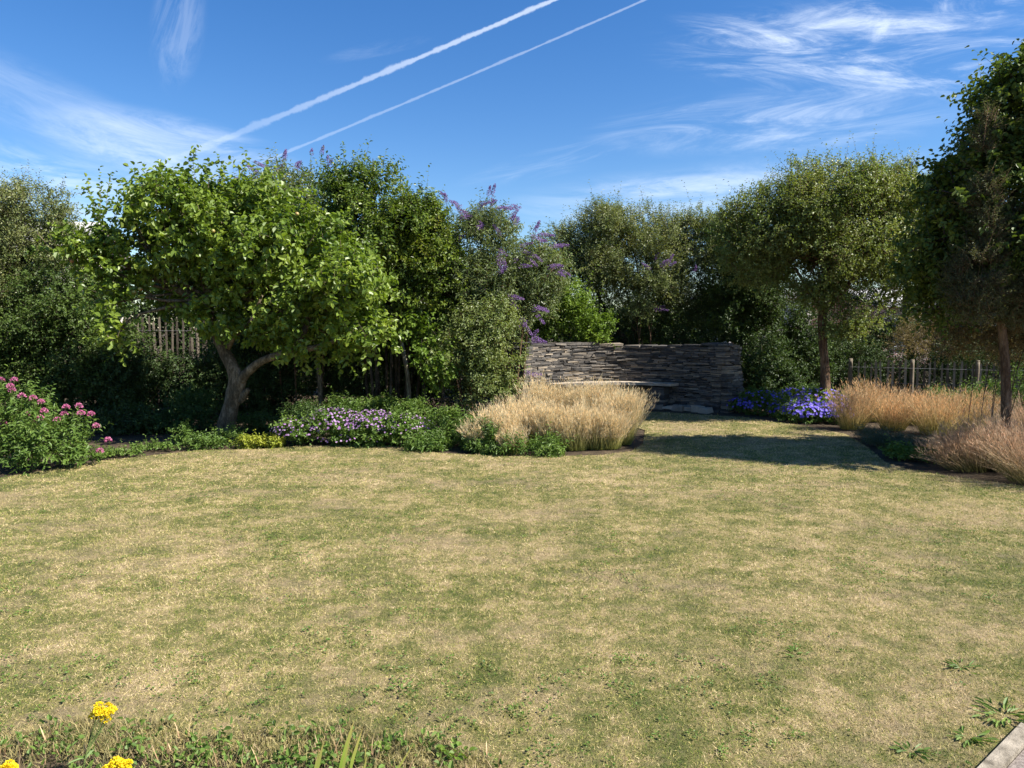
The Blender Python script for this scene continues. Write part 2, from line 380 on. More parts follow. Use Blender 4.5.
M['feather'] = bladem('feather_grass', (.24, .26, .06), (.50, .46, .18), (.78, .66, .46), .42, .45)
M['bronze'] = bladem('bronze_grass', (.22, .23, .055), (.46, .36, .15), (.68, .49, .29), .55, .4)
M['rose'] = bladem('rose_grass', (.15, .16, .05), (.33, .25, .13), (.52, .37, .26), .5, .35)
M['iris'] = bladem('iris_leaf', (.15, .24, .03), (.24, .32, .05), (.38, .30, .10), .2, .3, .4)
M['rough'] = bladem('rough_grass', (.17, .16, .06), (.32, .28, .12), (.52, .42, .24), .5, .3)

M['dead'] = bladem('dead_stem', (.22, .13, .08), (.36, .24, .14), (.50, .38, .24), .5, .2)
def lawncol(t, blade):
    big = tnoise(t, .75, 3, .55); mid = tnoise(t, 2.6, 4, .65); fine = tnoise(t, 14, 3, .7); ang = tnoise(t, 5.5, 4, .7, stretch=(1, 1, 1))
    s = mth(t, 'ADD', mth(t, 'MULTIPLY', big, .55), mth(t, 'ADD', mth(t, 'MULTIPLY', mid, .75), mth(t, 'ADD', mth(t, 'MULTIPLY', fine, .55), mth(t, 'MULTIPLY', ang, .75))))
    s = mth(t, 'ADD', mth(t, 'MULTIPLY', mth(t, 'SUBTRACT', s, 1.3), 1.08), .47)
    if blade: s = mth(t, 'ADD', s, mth(t, 'MULTIPLY', mth(t, 'SUBTRACT', attr(t, 'rnd'), .5), .78))
    return s
def lawnmat(name, blade):
    m, t, b = newmat(name); s = lawncol(t, blade)
    if blade:
        c = ramp(t, s, [(.16, (.075, .125, .02)), (.32, (.17, .21, .04)), (.44, (.32, .325, .07)), (.58, (.47, .40, .145)), (.76, (.64, .52, .27)), (.95, (.74, .60, .37))])
    else:
        c = ramp(t, s, [(.2, (.09, .10, .03)), (.42, (.17, .155, .055)), (.58, (.29, .225, .105)), (.8, (.40, .30, .17))])
    wn = ramp(t, mth(t, 'ADD', mth(t, 'MULTIPLY', tnoise(t, .9, 5, .7, stretch=(1, 1.4, 1)), .7), mth(t, 'MULTIPLY', tnoise(t, 9, 3, .7), .3)), [(.50, (0, 0, 0)), (.62, (1, 1, 1))])
    c = mixc(t, mth(t, 'MULTIPLY', wn, .60), c, (.44, .33, .185) if blade else (.30, .22, .14))
    t.links.new(c, b.inputs['Base Color']); b.inputs['Roughness'].default_value = .8; b.inputs['Specular IOR Level'].default_value = .2
    if blade:
        tl = t.nodes.new('ShaderNodeBsdfTranslucent'); t.links.new(c, tl.inputs[0]); ms = t.nodes.new('ShaderNodeMixShader'); ms.inputs[0].default_value = .3
        t.links.new(b.outputs[0], ms.inputs[1]); t.links.new(tl.outputs[0], ms.inputs[2]); t.links.new(ms.outputs[0], t.nodes['Material Output'].inputs[0])
    else: bump(t, b, tnoise(t, 60, 4, .8), .03, .8)
    return m
M['lawn'] = lawnmat('lawn_turf', False); M['blade'] = lawnmat('lawn_blades', True)
def simple(name, stops, scale, rough=.9, bs=40, bd=.01, det=4, stretch=None, at=None):
    m, t, b = newmat(name); x = tnoise(t, scale, det, .65, stretch=stretch)
    if at: x = mth(t, 'ADD', mth(t, 'MULTIPLY', x, .5), mth(t, 'MULTIPLY', attr(t, 'rnd'), .5))
    t.links.new(ramp(t, x, stops), b.inputs['Base Color']); b.inputs['Roughness'].default_value = rough; b.inputs['Specular IOR Level'].default_value = .25
    bump(t, b, tnoise(t, bs, 4, .7), bd, .7); return m
M['soil'] = simple('soil_and_litter', [(.3, (.03, .022, .014)), (.55, (.07, .05, .03)), (.75, (.13, .095, .055))], 6, bs=30, bd=.03)
M['path'] = simple('path_gravel', [(.3, (.12, .10, .085)), (.5, (.22, .185, .16)), (.7, (.34, .29, .25))], 60, bs=120)
M['kerb'] = simple('kerb_concrete', [(.35, (.13, .11, .08)), (.65, (.36, .31, .24))], 12, bs=80)
M['slate'] = simple('slate_stone', [(.25, (.055, .052, .050)), (.45, (.10, .092, .084)), (.6, (.16, .14, .118)), (.8, (.30, .245, .18))], 13, at=True, bs=45)
M['edgestone'] = simple('edging_stone', [(.25, (.12, .11, .095)), (.7, (.46, .40, .31))], 7, at=True, bs=45)
M['core'] = simple('wall_core', [(.3, (.02, .018, .016)), (.7, (.05, .045, .04))], 9)
M['bench'] = simple('weathered_bench', [(.3, (.30, .25, .20)), (.7, (.52, .44, .34))], 5, bs=30, stretch=(1, 1, 4))
M['shaded_wood'] = simple('weathered_chestnut_shaded', [(.25, (.05, .04, .03)), (.75, (.20, .165, .125))], 8, at=True, bs=60)  # left fence chestnut, darkened so that its shade sits in the colour
M['light_wood'] = simple('weathered_chestnut_unshaded', [(.25, (.07, .055, .038)), (.75, (.27, .22, .16))], 8, at=True, bs=60)  # lighter copy of the same chestnut, without the painted shade
M['wire'] = simple('wire', [(.3, (.2, .2, .2)), (.7, (.3, .3, .3))], 9, .5)
M['render'] = simple('cream_render', [(.3, (.48, .41, .35)), (.7, (.58, .51, .44))], 2)
M['roofpale'] = simple('pale_roof', [(.3, (.45, .43, .41)), (.7, (.58, .56, .53))], 3, .6)
M['white'] = simple('white_paint', [(.3, (.70, .70, .68)), (.7, (.80, .80, .78))], 3, .5)
def brickmat():
    m, t, b = newmat('pink_brick'); br = t.nodes.new('ShaderNodeTexBrick'); tcn = t.nodes.new('ShaderNodeTexCoord'); mp = t.nodes.new('ShaderNodeMapping')
    mp.inputs['Rotation'].default_value = (math.pi/2, 0, 0); t.links.new(tcn.outputs['Object'], mp.inputs[0]); t.links.new(mp.outputs[0], br.inputs['Vector'])
    br.inputs['Scale'].default_value = 1; br.inputs['Brick Width'].default_value = .23; br.inputs['Row Height'].default_value = .075; br.inputs['Mortar Size'].default_value = .01
    br.inputs['Color1'].default_value = (.42, .24, .19, 1); br.inputs['Color2'].default_value = (.34, .17, .13, 1); br.inputs['Mortar'].default_value = (.5, .46, .42, 1)
    t.links.new(br.outputs[0], b.inputs['Base Color']); b.inputs['Roughness'].default_value = .9; return m
M['brick'] = brickmat()
m, t, b = newmat('window_glass'); b.inputs['Base Color'].default_value = (.05, .06, .07, 1); b.inputs['Roughness'].default_value = .08; M['glass'] = m
m, t, b = newmat('apple_skin'); t.links.new(ramp(t, tnoise(t, 12, 2), [(.42, (.26, .26, .07)), (.6, (.38, .15, .07))]), b.inputs['Base Color']); b.inputs['Roughness'].default_value = .35; M['fruit'] = m

# ------------------------------------------------------------------ ground, lawn, path
mb = MB(); S = 400
mb.add([[-S, -S, -.012], [S, -S, -.012], [S, S, -.012], [-S, S, -.012]], [[[0, 1, 2, 3]]]); struct(mb.build('ground', M['soil']))
edge_px = [(0, 478), (60, 468), (100, 461), (200, 450), (260, 449), (300, 446), (350, 445), (400, 447), (440, 453), (500, 456), (560, 456), (600, 455), (632, 451), (643, 444), (645, 430), (600, 418), (560, 413), (600, 410), (660, 412), (742, 417), (800, 425), (846, 434), (866, 446), (885, 462), (905, 469), (950, 476), (1024, 486)]
edge = [G(x, y) for x, y in edge_px]
e0, e1 = edge[0], edge[-1]
k1, k2 = G(982, 768), G(1024, 724); kd = nrm(k2-k1)
left = [np.array([-1.2, 2.55, 0]), np.array([-.1, 2.38, 0]), np.array([.1, 2.2, 0]), np.array([.12, -3, 0])]
poly = [np.array([-14, 7.2, 0]), np.array([-14, 3.3, 0]), np.array([-3.2, 2.55, 0])]
frontedge = [np.array([-14, 3.2, 0]), np.array([-4, 2.76, 0]), np.array([-2, 2.68, 0]), np.array([-1.2, 2.64, 0]), np.array([-.35, 2.58, 0]), np.array([-.08, 2.45, 0]), np.array([.05, -3, 0])]
kfar = k1+kd*30; knear = k1-kd*6
lawn_poly = [np.array([-14, 8.4, 0])]+[e0]+edge[1:-1]+[e1, e1+np.array([3, -.35, 0]), e1+np.array([9, -.6, 0]), kfar, knear]
lawn_poly += frontedge[::-1]
lp = np.array(lawn_poly)
import bmesh
def sheet(name, pts, z, mat, kind='structure'):
    bm = bmesh.new(); vs = [bm.verts.new((p[0], p[1], z)) for p in pts]; f = bm.faces.new(vs)
    bmesh.ops.triangulate(bm, faces=[f]); me = bpy.data.meshes.new(name); bm.to_mesh(me); bm.free(); me.materials.append(mat)
    if me.polygons[0].normal.z < 0: me.flip_normals()
    o = bpy.data.objects.new(name, me); COL.objects.link(o); return struct(o, kind)
sheet('lawn', lawn_poly, 0., M['lawn'])
def inpoly(p, poly):
    x, y = p[:, 0], p[:, 1]; r = np.zeros(len(p), bool); n = len(poly); j = n-1
    for i in range(n):
        xi, yi, xj, yj = poly[i][0], poly[i][1], poly[j][0], poly[j][1]
        c = ((yi > y) != (yj > y)) & (x < (xj-xi)*(y-yi)/(yj-yi+1e-12)+xi); r ^= c; j = i
    return r
side = np.array([kd[1], -kd[0], 0])
if side[0] < 0: side = -side
sheet('path', [knear+side*.06, kfar+side*.06, kfar+side*14, knear+side*14], .004, M['path'])
rng = np.random.default_rng(3)
mb = MB()                                             # concrete edging strip, pieces end to end
for i in range(38):
    c = knear+kd*(.46+i*.92)+side*.03
    box(mb, (c[0], c[1], -.02), (.912, .055, .085), math.atan2(kd[1], kd[0]), rng.random(), .0018, rng)
struct(mb.build('kerb', M['kerb']))

rng = np.random.default_rng(11)
mb = MB()
def lawnpts(n, y0, y1, pad=1.5):
    Y = rng.uniform(y0, y1, n); X = (rng.random(n)*2-1)*(Y*.72+pad); p = np.stack([X, Y, np.zeros(n)], 1); return p[inpoly(p, lp)]
def blades(n, y0, y1, w, h, segs=2):
    p = lawnpts(n, y0, y1); k = len(p)
    tuft = vnoise(p*np.array([5., 5, 5]))*.7+vnoise(p*13.)*.6
    d = rng.normal(size=(k, 3))*np.array([.75, .75, 0])+np.array([0, 0, .75]); bd = rng.normal(size=(k, 3))*.3+np.array([0, 0, -.2])
    strips(mb, p, d, h*rng.uniform(.5, 1.3, k)*(.55+.6*tuft), w*rng.uniform(.7, 1.3, k), bd, segs, rng.random(k))
blades(300000, 2.5, 4.2, .0027, .019, 1)
blades(320000, 4.2, 7.0, .0036, .022, 1)
blades(200000, 7.0, 10.5, .0055, .026, 1)
blades(70000, 10.5, 15., .010, .030, 1)
struct(mb.build('lawn_grass', M['blade']), 'stuff', 'short dry mown grass of straw and green blades', 'grass')

# small green weeds in the lawn (clover, plantain)
mb = MB(); p = lawnpts(5000, 2.5, 9, .5); p = p[vnoise(p*1.3+4)*.6+vnoise(p*5.)*.4 > .56]; k = len(p)
for j in range(7):
    a = rng.random(k)*6.28; d = np.stack([np.cos(a), np.sin(a), rng.uniform(.2, .8, k)], 1)
    leaves(mb, p+d*np.array([.012, .012, 0])+np.array([0, 0, .012]), d, np.tile([0, 0, 1.], (k, 1))+rng.normal(size=(k, 3))*.3, rng.uniform(.006, .016, k), rng.uniform(.006, .011, k), rng.random(k), 0, 6)
struct(mb.build('lawn_clover', M['perennial']), 'stuff', 'tiny green clover leaves dotted through the dry lawn', 'clover')

# ------------------------------------------------------------------ grouping helper for a tree
def tree(name, label, cat, base, trunk, blobs, seed, leafm, bark, n, length, per, leaf, wid, r0=.05, start=None, twigs=4, group=None, stemr=.004, extra=None, twm=None, **kw):
    rng = np.random.default_rng(seed); o = thing(name, label, cat, base, group)
    tm = MB()
    for pts, rr in trunk: tube(tm, pts, rr, 11, .08, .5, seed)
    st = start if start is not None else trunk[0][0][-1]
    if r0: limbs(tm, rng, st, blobs, r0, twigs)
    cm = MB(); sm = MB()
    crown(cm, rng, blobs, n, length, per, leaf, wid, stem=(sm, stemr), off=seed*1.37, **kw)
    if extra: extra(cm, sm, tm, rng)
    tm.add(np.concatenate(sm.v), sm.f, .5, 0) if False else None
    for v_, n0 in ((np.concatenate(sm.v), tm.n),):
        fs = sm.f; tm.v.append(v_); tm.f += [f+n0 for f in fs]; tm.r += sm.r; tm.t += sm.t; tm.n += len(v_)
    tm.build('trunk', M[bark], o, True); cm.build('crown', M[leafm], o)
    return o
def bush(name, label, cat, blobs, seed, leafm, bark, n, length, per, leaf, wid, r0=.02, group=None, nst=7, extra=None, **kw):
    """a shrub: several stems from the ground, one foliage mesh"""
    rng = np.random.default_rng(seed); lowest = min(blobs, key=lambda b: b[0][2]-b[1][2]); c = np.mean([b[0] for b in blobs], 0)
    base = np.array([c[0], c[1], 0.]); o = thing(name, label, cat, base, group); sm = MB(); cm = MB()
    for i in range(nst):
        b_ = blobs[rng.integers(len(blobs))]; e = b_[0]+rng.normal(size=3)*b_[1]*.4; e[2] = max(e[2], .1)
        s = base+np.array([rng.normal()*.15, rng.normal()*.12, 0]); mdl = s*.4+e*.6+np.array([0, 0, .1])*e[2]+rng.normal(size=3)*.05
        s = np.array([s[0]*.6+e[0]*.4, s[1]*.6+e[1]*.4, -.01])
        tube(sm, [s, mdl, e], [r0, r0*.7, r0*.25], 6, .05, .5, i, 3)
    tw = MB(); crown(cm, rng, blobs, n, length, per, leaf, wid, stem=(tw, max(.0025, r0*.12)), off=seed*1.37, **kw)
    if extra: extra(cm, tw, sm, rng)
    n0 = sm.n; sm.v += tw.v; sm.f += [f+n0 for f in tw.f]; sm.r += tw.r; sm.t += tw.t; sm.n += tw.n
    sm.build('stems', M[bark], o, True); cm.build('foliage', M[leafm], o); return o
def sprigs(list_px, Y, L, per, leaf, wid, shape=6, r=.004, jit=.15):
    """upright leafy sprigs sticking out of the outline: (x, y_bottom, x_top, y_top)"""
    def f(cm, sm, tm, rng):
        for (x, y, x2, y2) in list_px:
            a = P(x, y, Y+rng.normal()*jit); e = P(x2, y2, Y+rng.normal()*jit); l = np.linalg.norm(e-a)
            k = max(3, int(l/(L/per)))
            shoots(cm, rng, a[None], (e-a)[None], l, k, leaf, wid, shape, .05, .5, (sm, r))
            m_ = max(1, int(l/.16))
            for q in range(m_):
                s = a+(e-a)*rng.uniform(0, .75); dd = nrm(nrm(e-a)*.8+rng.normal(size=3)*.6)
                shoots(cm, rng, s[None], dd[None], L*.6, per*.6, leaf, wid, shape, .1, .5, (sm, r*.7))
    return f

# ------------------------------------------------------------------ dry-stone wall and bench
rng = np.random.default_rng(21)
def warc(s):                                           # s 0..1 from left end to right end, front foot of the wall
    a, m_, e = G(528, 418), np.array([2.05, 14.75, 0]), np.array([3.86, 13.6, 0])
    a = np.array([.30, 13.75, 0]); s = np.asarray(s)[..., None]
    ctrl = 2*m_-.5*(a+e); return (1-s)**2*a+2*s*(1-s)*ctrl+s*s*e
ss = np.linspace(0, 1, 400); pp = warc(ss); cum = np.concatenate([[0], np.cumsum(np.linalg.norm(np.diff(pp, axis=0), axis=1))]); WL = cum[-1]
def wpos(d):
    d = np.clip(d, -1, WL+1); s = np.interp(d, cum, ss); p = warc(s); q = warc(np.clip(s+.004, 0, 1))-warc(np.clip(s-.004, 0, 1)); tn = nrm(q)
    return p, tn, np.array([tn[1], -tn[0], 0])         # normal towards the camera side
def wtop(d): return 1.16+.05*math.sin(d*1.3)+.12*max(0, (d-WL*.55)/(WL*.45))**1.3+(.05 if d < .4 else 0)
wall = thing('stone_wall', 'low curved dry-stone wall of thin dark slates behind the tall straw-coloured grasses', 'stone wall', (2.1, 14.4, 0))
mb = MB(); cm_ = MB()
TH = .46
for i in range(40):                                    # dark core
    d0 = .14+(WL-.28)*i/40; d1 = .14+(WL-.28)*(i+1)/40; p, tn, nn = wpos((d0+d1)/2); h = min(wtop(d0), wtop(d1))-.09
    c = p-nn*(TH/2); box(cm_, (c[0], c[1], h/2), (d1-d0+.03, TH-.14, h), math.atan2(tn[1], tn[0]), .5)
def stones(face):
    z = -.02
    while z < 1.42:
        hh = rng.uniform(.017, .036); d = -rng.uniform(0, .2)
        while d < WL:
            l = rng.uniform(.08, .34); mdl = min(max(d+l/2, l*.3), WL-l*.3); batter = .07*(1.2-z)
            if z+hh*.5 < wtop(mdl):
                p, tn, nn = wpos(mdl); dep = rng.uniform(.13, .2)
                if face == 'front': c = p-nn*(dep/2-batter)+nn*rng.normal()*.009
                else: c = p-nn*(TH-dep/2+batter)-nn*rng.normal()*.009
                lj = min(l, 2*(WL-mdl)+.05, 2*mdl+.05)
                box(mb, (c[0], c[1], z+hh/2), (max(lj, .08)-.008, dep, hh-.006), math.atan2(tn[1], tn[0])+rng.normal()*.02, rng.random(), .0045, rng)
            d += l
        z += hh
stones('front'); stones('back')
for endd, sg in ((0, -1), (WL, 1)):                    # squared ends
    z = -.02; p, tn, nn = wpos(endd)
    while z+.03 < wtop(endd):
        hh = rng.uniform(.022, .05); off = 0
        bt = .10*(1.2-z)
        while off < TH+.04:
            l = rng.uniform(.12, .3); l = min(l, TH+.06-off)
            if l > .05:
                c = p-nn*(off+l/2-.03)+tn*sg*(bt-.02+rng.normal()*.012)
                box(mb, (c[0], c[1], z+hh/2), (.2, l-.008, hh-.006), math.atan2(tn[1], tn[0])+rng.normal()*.03, rng.random(), .005, rng)
            off += l
        z += hh
mb.build('stonework', M['slate'], wall); cm_.build('core', M['core'], wall)
mb = MB(); d = .05
while d < WL-.1:                                       # coping slabs
    l = rng.uniform(.22, .5); l = min(l, WL-d); p, tn, nn = wpos(d+l/2); c = p-nn*(TH/2); z = wtop(d+l/2)
    box(mb, (c[0], c[1], z+.022+rng.normal()*.006), (l-.012, TH+.03+rng.normal()*.02, .04), math.atan2(tn[1], tn[0])+rng.normal()*.01, rng.random(), .006, rng); d += l
mb.build('coping', M['slate'], wall)
bench = thing('curved_bench', 'long curved plank bench seat built against the inner face of the slate wall', 'bench', (2.0, 14.2, 0))
mb = MB(); D0, D1 = WL*.12, WL*.80; K = 36
def bpt(d, off):
    p, tn, nn = wpos(d); return p+nn*off
v = []
for i in range(K+1):
    d = D0+(D1-D0)*i/K; wd = .44-.10*(i/K)
    for (o_, z) in ((.09, .44), (.09, .49), (wd+.08, .495), (wd+.08, .445)):
        q = bpt(d, o_+rng.normal()*.003); v.append([q[0], q[1], z+rng.normal()*.0015])
f = [[i*4+j, i*4+(j+1) % 4, i*4+4+(j+1) % 4, i*4+4+j] for i in range(K) for j in range(4)]+[[0, 1, 2, 3], [K*4+3, K*4+2, K*4+1, K*4]]
mb.add(v, [f]); mb.build('seat', M['bench'], bench)
for d in (D0+.25, (D0+D1)/2, D1-.35):
    mb = MB(); z = -.01
    while z < .40:
        hh = min(rng.uniform(.035, .06), .428-z); p, tn, nn = wpos(d); c = p+nn*.25
        box(mb, (c[0], c[1], z+hh/2), (.3+rng.normal()*.012, .26, hh-.005), math.atan2(tn[1], tn[0])+rng.normal()*.03, rng.random(), .004, rng); z += hh
    mb.build('support', M['slate'], bench)
mb = MB(); d = WL*.5                                   # rough stones edging the foot of the wall
edging = thing('stone_edging', 'row of rough low stones along the foot of the slate wall where the lawn begins', 'edging', (3.2, 13.6, 0))
while d < WL-.05:
    l = rng.uniform(.12, .3); p, tn, nn = wpos(d+l/2); c = p+nn*.30
    h = rng.uniform(.06, .13); box(mb, (c[0], c[1], h/2-.01), (l-.015, .2, h), math.atan2(tn[1], tn[0])+rng.normal()*.08, rng.random(), .012, rng); d += l
mb.build('stones', M['edgestone'], edging)

# ------------------------------------------------------------------ houses beyond
def house(name, label, x0, x1, y0, y1, h, ridge, wm_, rm, wins, along='x'):
    o = thing(name, label, 'house', ((x0+x1)/2, (y0+y1)/2, 0)); mb = MB()
    ym = (y0+y1)/2
    v = [[x0, y0, 0], [x1, y0, 0], [x1, y1, 0], [x0, y1, 0], [x0, y0, h], [x1, y0, h], [x1, y1, h], [x0, y1, h], [x0, ym, ridge], [x1, ym, ridge]]
    mb.add(v, [[[0, 1, 5, 4], [2, 3, 7, 6]], [[1, 2, 6, 9, 5], [3, 0, 4, 8, 7]]]); mb.build('wall', M[wm_], o)
    mb = MB(); e = .35; th = .14; sl = (ridge-h)/(ym-y0)
    for sg, ya in ((1, y0-e), (-1, y1+e)):
        za = h-e*sl+.02
        v = [[x0-e, ya, za], [x1+e, ya, za], [x1+e, ym, ridge+.02], [x0-e, ym, ridge+.02]]; v += [[a, b_, c+th] for a, b_, c in v]
        mb.add(v, [[[0, 1, 2, 3], [4, 5, 6, 7], [0, 1, 5, 4], [1, 2, 6, 5], [3, 0, 4, 7]]])
    r = mb.build('roof', M[rm], o)
    for (wx, wz, ww, wh) in wins:
        mb = MB(); box(mb, (wx, y0-.03, wz), (ww+.12, .08, wh+.12)); f_ = mb.build('window', M['white'], o)
        mb = MB(); box(mb, (wx, y0-.075, wz), (ww, .012, wh)); g = mb.build('pane', M['glass']); g.parent = f_; g.location = (0, 0, 0)
        g.data.transform(__import__('mathutils').Matrix.Translation(-Vector(o.location)))
    return o
la, lb = P(-160, 255, 27), P(112, 255, 27)
lb = P(66, 255, 27)
hs1 = house('house', 'cream house with pale roof glimpsed over the shrubs at the far left', la[0], lb[0], 27, 31, P(0, 254, 27)[2], P(0, 226, 29)[2], 'render', 'roofpale', [(P(45, 262, 27)[0], 3.4, 1., .9), (P(-40, 262, 27)[0], 3.4, 1., .9)])
ra, rb = P(868, 300, 30), P(1100, 300, 30)
house('house', 'pink brick house with white window glimpsed through the branches at the right', P(884, 300, 30)[0], P(1080, 300, 30)[0], 30, 38, P(900, 306, 30)[2], P(900, 270, 34)[2]-1.0, 'brick', 'roofpale', [(P(921, 331, 30)[0], P(921, 331, 30)[2], .9, .7), (P(892, 333, 30)[0]+.35, P(890, 333, 30)[2], .5, 1.)])
house('garage', 'low white-eaved building just visible through a gap under the birch crown', P(730, 300, 32)[0], P(812, 300, 32)[0], 32, 38, P(790, 298, 32)[2], P(790, 294, 35)[2], 'render', 'roofpale', [])

# ------------------------------------------------------------------ paling fences
def fence(name, label, a, b, h, seed, posts=4, wood='shaded_wood'):
    rng = np.random.default_rng(seed); a = np.array([a[0], a[1], 0.]); b = np.array([b[0], b[1], 0.]); o = thing(name, label, 'fence', (a+b)/2)
    L_ = np.linalg.norm(b-a); tn = (b-a)/L_; nn = np.array([tn[1], -tn[0], 0]); rot = math.atan2(tn[1], tn[0]); mb = MB(); n = int(L_/.098)
    for i in range(n):
        c = a+tn*(i+.5)*L_/n+nn*rng.normal()*.006; hh = h*rng.uniform(.95, 1.04); w_ = rng.uniform(.030, .046); ln = rng.normal()*.02
        v = []
        for z, ws in ((.03, 1), (hh*.6, 1.), (hh-.05, .9), (hh, .25)):
            cc = c+tn*(ln*z); jx = rng.normal()*.003
            for sx, sy in ((-1, -1), (1, -1), (1, 1), (-1, 1)): v.append(cc+tn*(sx*w_*.5*ws+jx)+nn*(sy*.010)+np.array([0, 0, z]))
        mb.add(v, [[[k*4+j, k*4+(j+1) % 4, k*4+4+(j+1) % 4, k*4+4+j] for k in range(3) for j in range(4)]+[[12, 13, 14, 15]]], rng.random())
    mb.build('palings', M[wood], o)
    mb = MB()
    for z in (.22, h*.55, h*.86): tube(mb, [a+nn*.014+[0, 0, z], (a+b)/2+nn*.016+[0, 0, z-.01], b+nn*.014+[0, 0, z]], [.0018]*3, 4, 0, .5, 0, 6)
    mb.build('wire', M['wire'], o)
    for i in range(posts):
        p = a+(b-a)*(i/(posts-1))-nn*.05; mb = MB(); tube(mb, [p, p+[0, 0, h*.5], p+[0, 0, h*1.03]], [.042, .04, .036], 8, .03, .5, i); mb.build('post', M[wood], o, True)
fence('paling_fence', 'tall weathered chestnut paling fence in deep shade behind the apple tree', P(60, 340, 14.4), P(262, 340, 15.2), P(190, 318, 14.9)[2], 1, 4)
fence('paling_fence', 'low weathered chestnut paling fence behind the bronze grasses on the right', P(850, 380, 14.2), P(1200, 380, 12.2), .93, 2, 6, 'light_wood')

# ------------------------------------------------------------------ TREES AND SHRUBS
# apple tree
YA = 10.5
ab = G(228, 438); YA = ab[1]
trunk = [([ab+[0, 0, -.03], P(226, 428, YA), P(231, 405, YA), P(237, 383, YA), P(232, 366, YA), P(220, 342, YA+.1), P(210, 312, YA+.1), P(205, 285, YA)], [.155, .12, .11, .12, .088, .075, .062, .045]),
         ([P(235, 390, YA), P(243, 377, YA-.05), P(262, 361, YA-.15), P(290, 352, YA-.25), P(325, 345, YA-.3), P(352, 330, YA-.35)], [.08, .066, .055, .048, .037, .02]),
         ([P(288, 353, YA-.24), P(305, 330, YA-.1), P(312, 300, YA), P(330, 270, YA)], [.05, .045, .035, .02]),
         ([P(226, 352, YA+.1), P(236, 335, YA-.1), P(250, 322, YA-.2), P(262, 295, YA-.2)], [.035, .03, .025, .02]),
         ([P(240, 400, YA), P(246, 392, YA-.05), P(249, 389, YA-.07)], [.06, .04, .025]),
         ([P(208, 305, YA), P(170, 285, YA-.1), P(120, 262, YA-.3), P(90, 250, YA-.3)], [.07, .05, .035, .015]),
         ([P(206, 290, YA), P(198, 240, YA), P(190, 195, YA-.1)], [.06, .04, .02])]
ablobs = [B(190, 215, 46, 34, YA, .9), B(245, 232, 70, 46, YA, 1.1), B(305, 255, 62, 45, YA-.1, 1.0), B(348, 300, 48, 45, YA-.2, .8), B(200, 255, 70, 38, YA, 1.0), B(140, 245, 46, 36, YA-.2, .8),
          B(108, 272, 34, 36, YA-.4, .5), B(270, 305, 70, 38, YA+.1, 1.0), B(315, 335, 55, 22, YA-.1, .7), B(112, 300, 17, 28, YA-.55, .25), B(117, 335, 13, 24, YA-.6, .22), B(90, 262, 24, 22, YA-.5, .3), B(65, 250, 16, 14, YA-.5, .25), B(165, 195, 26, 18, YA-.1, .5), B(355, 335, 38, 25, YA-.3, .5), B(215, 195, 40, 16, YA, .6), B(262, 200, 40, 16, YA, .6), B(190, 292, 50, 20, YA+1.0, .5)]  # last blob added behind the crown to help shade the left fence
def apple_extra(cm, sm, tm, rng):
    sprigs([(100, 250, 100, 165), (103, 230, 85, 178), (104, 235, 124, 198), (105, 215, 110, 172), (150, 190, 138, 178), (158, 180, 161, 158), (195, 175, 191, 148), (205, 175, 209, 160), (180, 180, 170, 172),
            (225, 175, 222, 162), (118, 300, 112, 350), (112, 320, 122, 362), (240, 175, 250, 158), (260, 180, 275, 170), (380, 290, 402, 300), (385, 320, 404, 322), (300, 215, 330, 205), (380, 255, 372, 282)], YA-.35, .4, 10, .085, .055)(cm, sm, tm, rng)
ap = tree('apple_tree', 'spreading apple tree with forked leaning trunk and bright broad leaves left of centre', 'tree', (ab[0], ab[1], 0), trunk, ablobs, 31, 'apple', 'bark', 3300, .28, 9, .104, .070, .028, P(212, 300, YA), 4, lo=.45, gap=.40, fs=2.6, droop=.35, up=.4, extra=apple_extra)
rng = np.random.default_rng(8)
for (x, y) in ((67, 257), (72, 261), (140, 289), (134, 292), (213, 231), (297, 214), (104, 243)):
    mb = MB(); c = P(x, y, YA-(.62 if x < 150 else .78)); th = np.linspace(0, math.pi, 7); v = []
    for a in th:
        for q in range(8): v.append(c+.029*np.array([math.sin(a)*math.cos(q*.785), math.sin(a)*math.sin(q*.785), .92*math.cos(a)-.12*(math.sin(a) < .1)*math.cos(a)]))
    mb.add(v, [[[k*8+j, k*8+8+j, k*8+8+(j+1) % 8, k*8+(j+1) % 8] for k in range(6) for j in range(8)]]); mb.build('apple', M['fruit'], ap, True)

# far left airy tree
YL = 12.6; c = P(25, 400, YL)
tree('goat_willow', 'airy grey-green willow with thin open twigs at the far left edge', 'tree', (c[0], c[1], 0), [([[c[0], c[1], -.02], P(22, 350, YL), P(28, 280, YL)], [.09, .075, .05])],
     [B(25, 225, 52, 42, YL, 1.), B(-30, 235, 50, 55, YL, 1.), B(10, 280, 60, 45, YL, 1.), B(62, 250, 28, 34, YL, .6), B(-30, 300, 60, 50, YL, 1)], 41, 'grey_willow', 'bark_dark', 6200, .28, 10, .06, .030, .02, None, 2, shape=4, gap=.44, fs=2.4,
     extra=sprigs([(20, 210, 17, 170), (5, 210, 2, 165), (45, 215, 42, 178), (30, 205, 28, 158), (60, 225, 68, 196), (38, 200, 40, 168), (-15, 210, -12, 175), (70, 240, 78, 210)], YL, .3, 9, .045, .022, 4, .003))
bush('hawthorn', 'dark shaded hawthorn bush under the willow at the left edge', 'shrub', [B(30, 345, 60, 50, 11.9, 1.), B(95, 330, 45, 55, 12.3, .9), B(75, 380, 55, 45, 12.1, .9), B(-30, 360, 60, 60, 11.9, 1), B(60, 290, 45, 35, 12.4, .8)], 42, 'hawthorn', 'bark_dark', 5200, .25, 10, .055, .04, .02, shape=4, gap=.4)
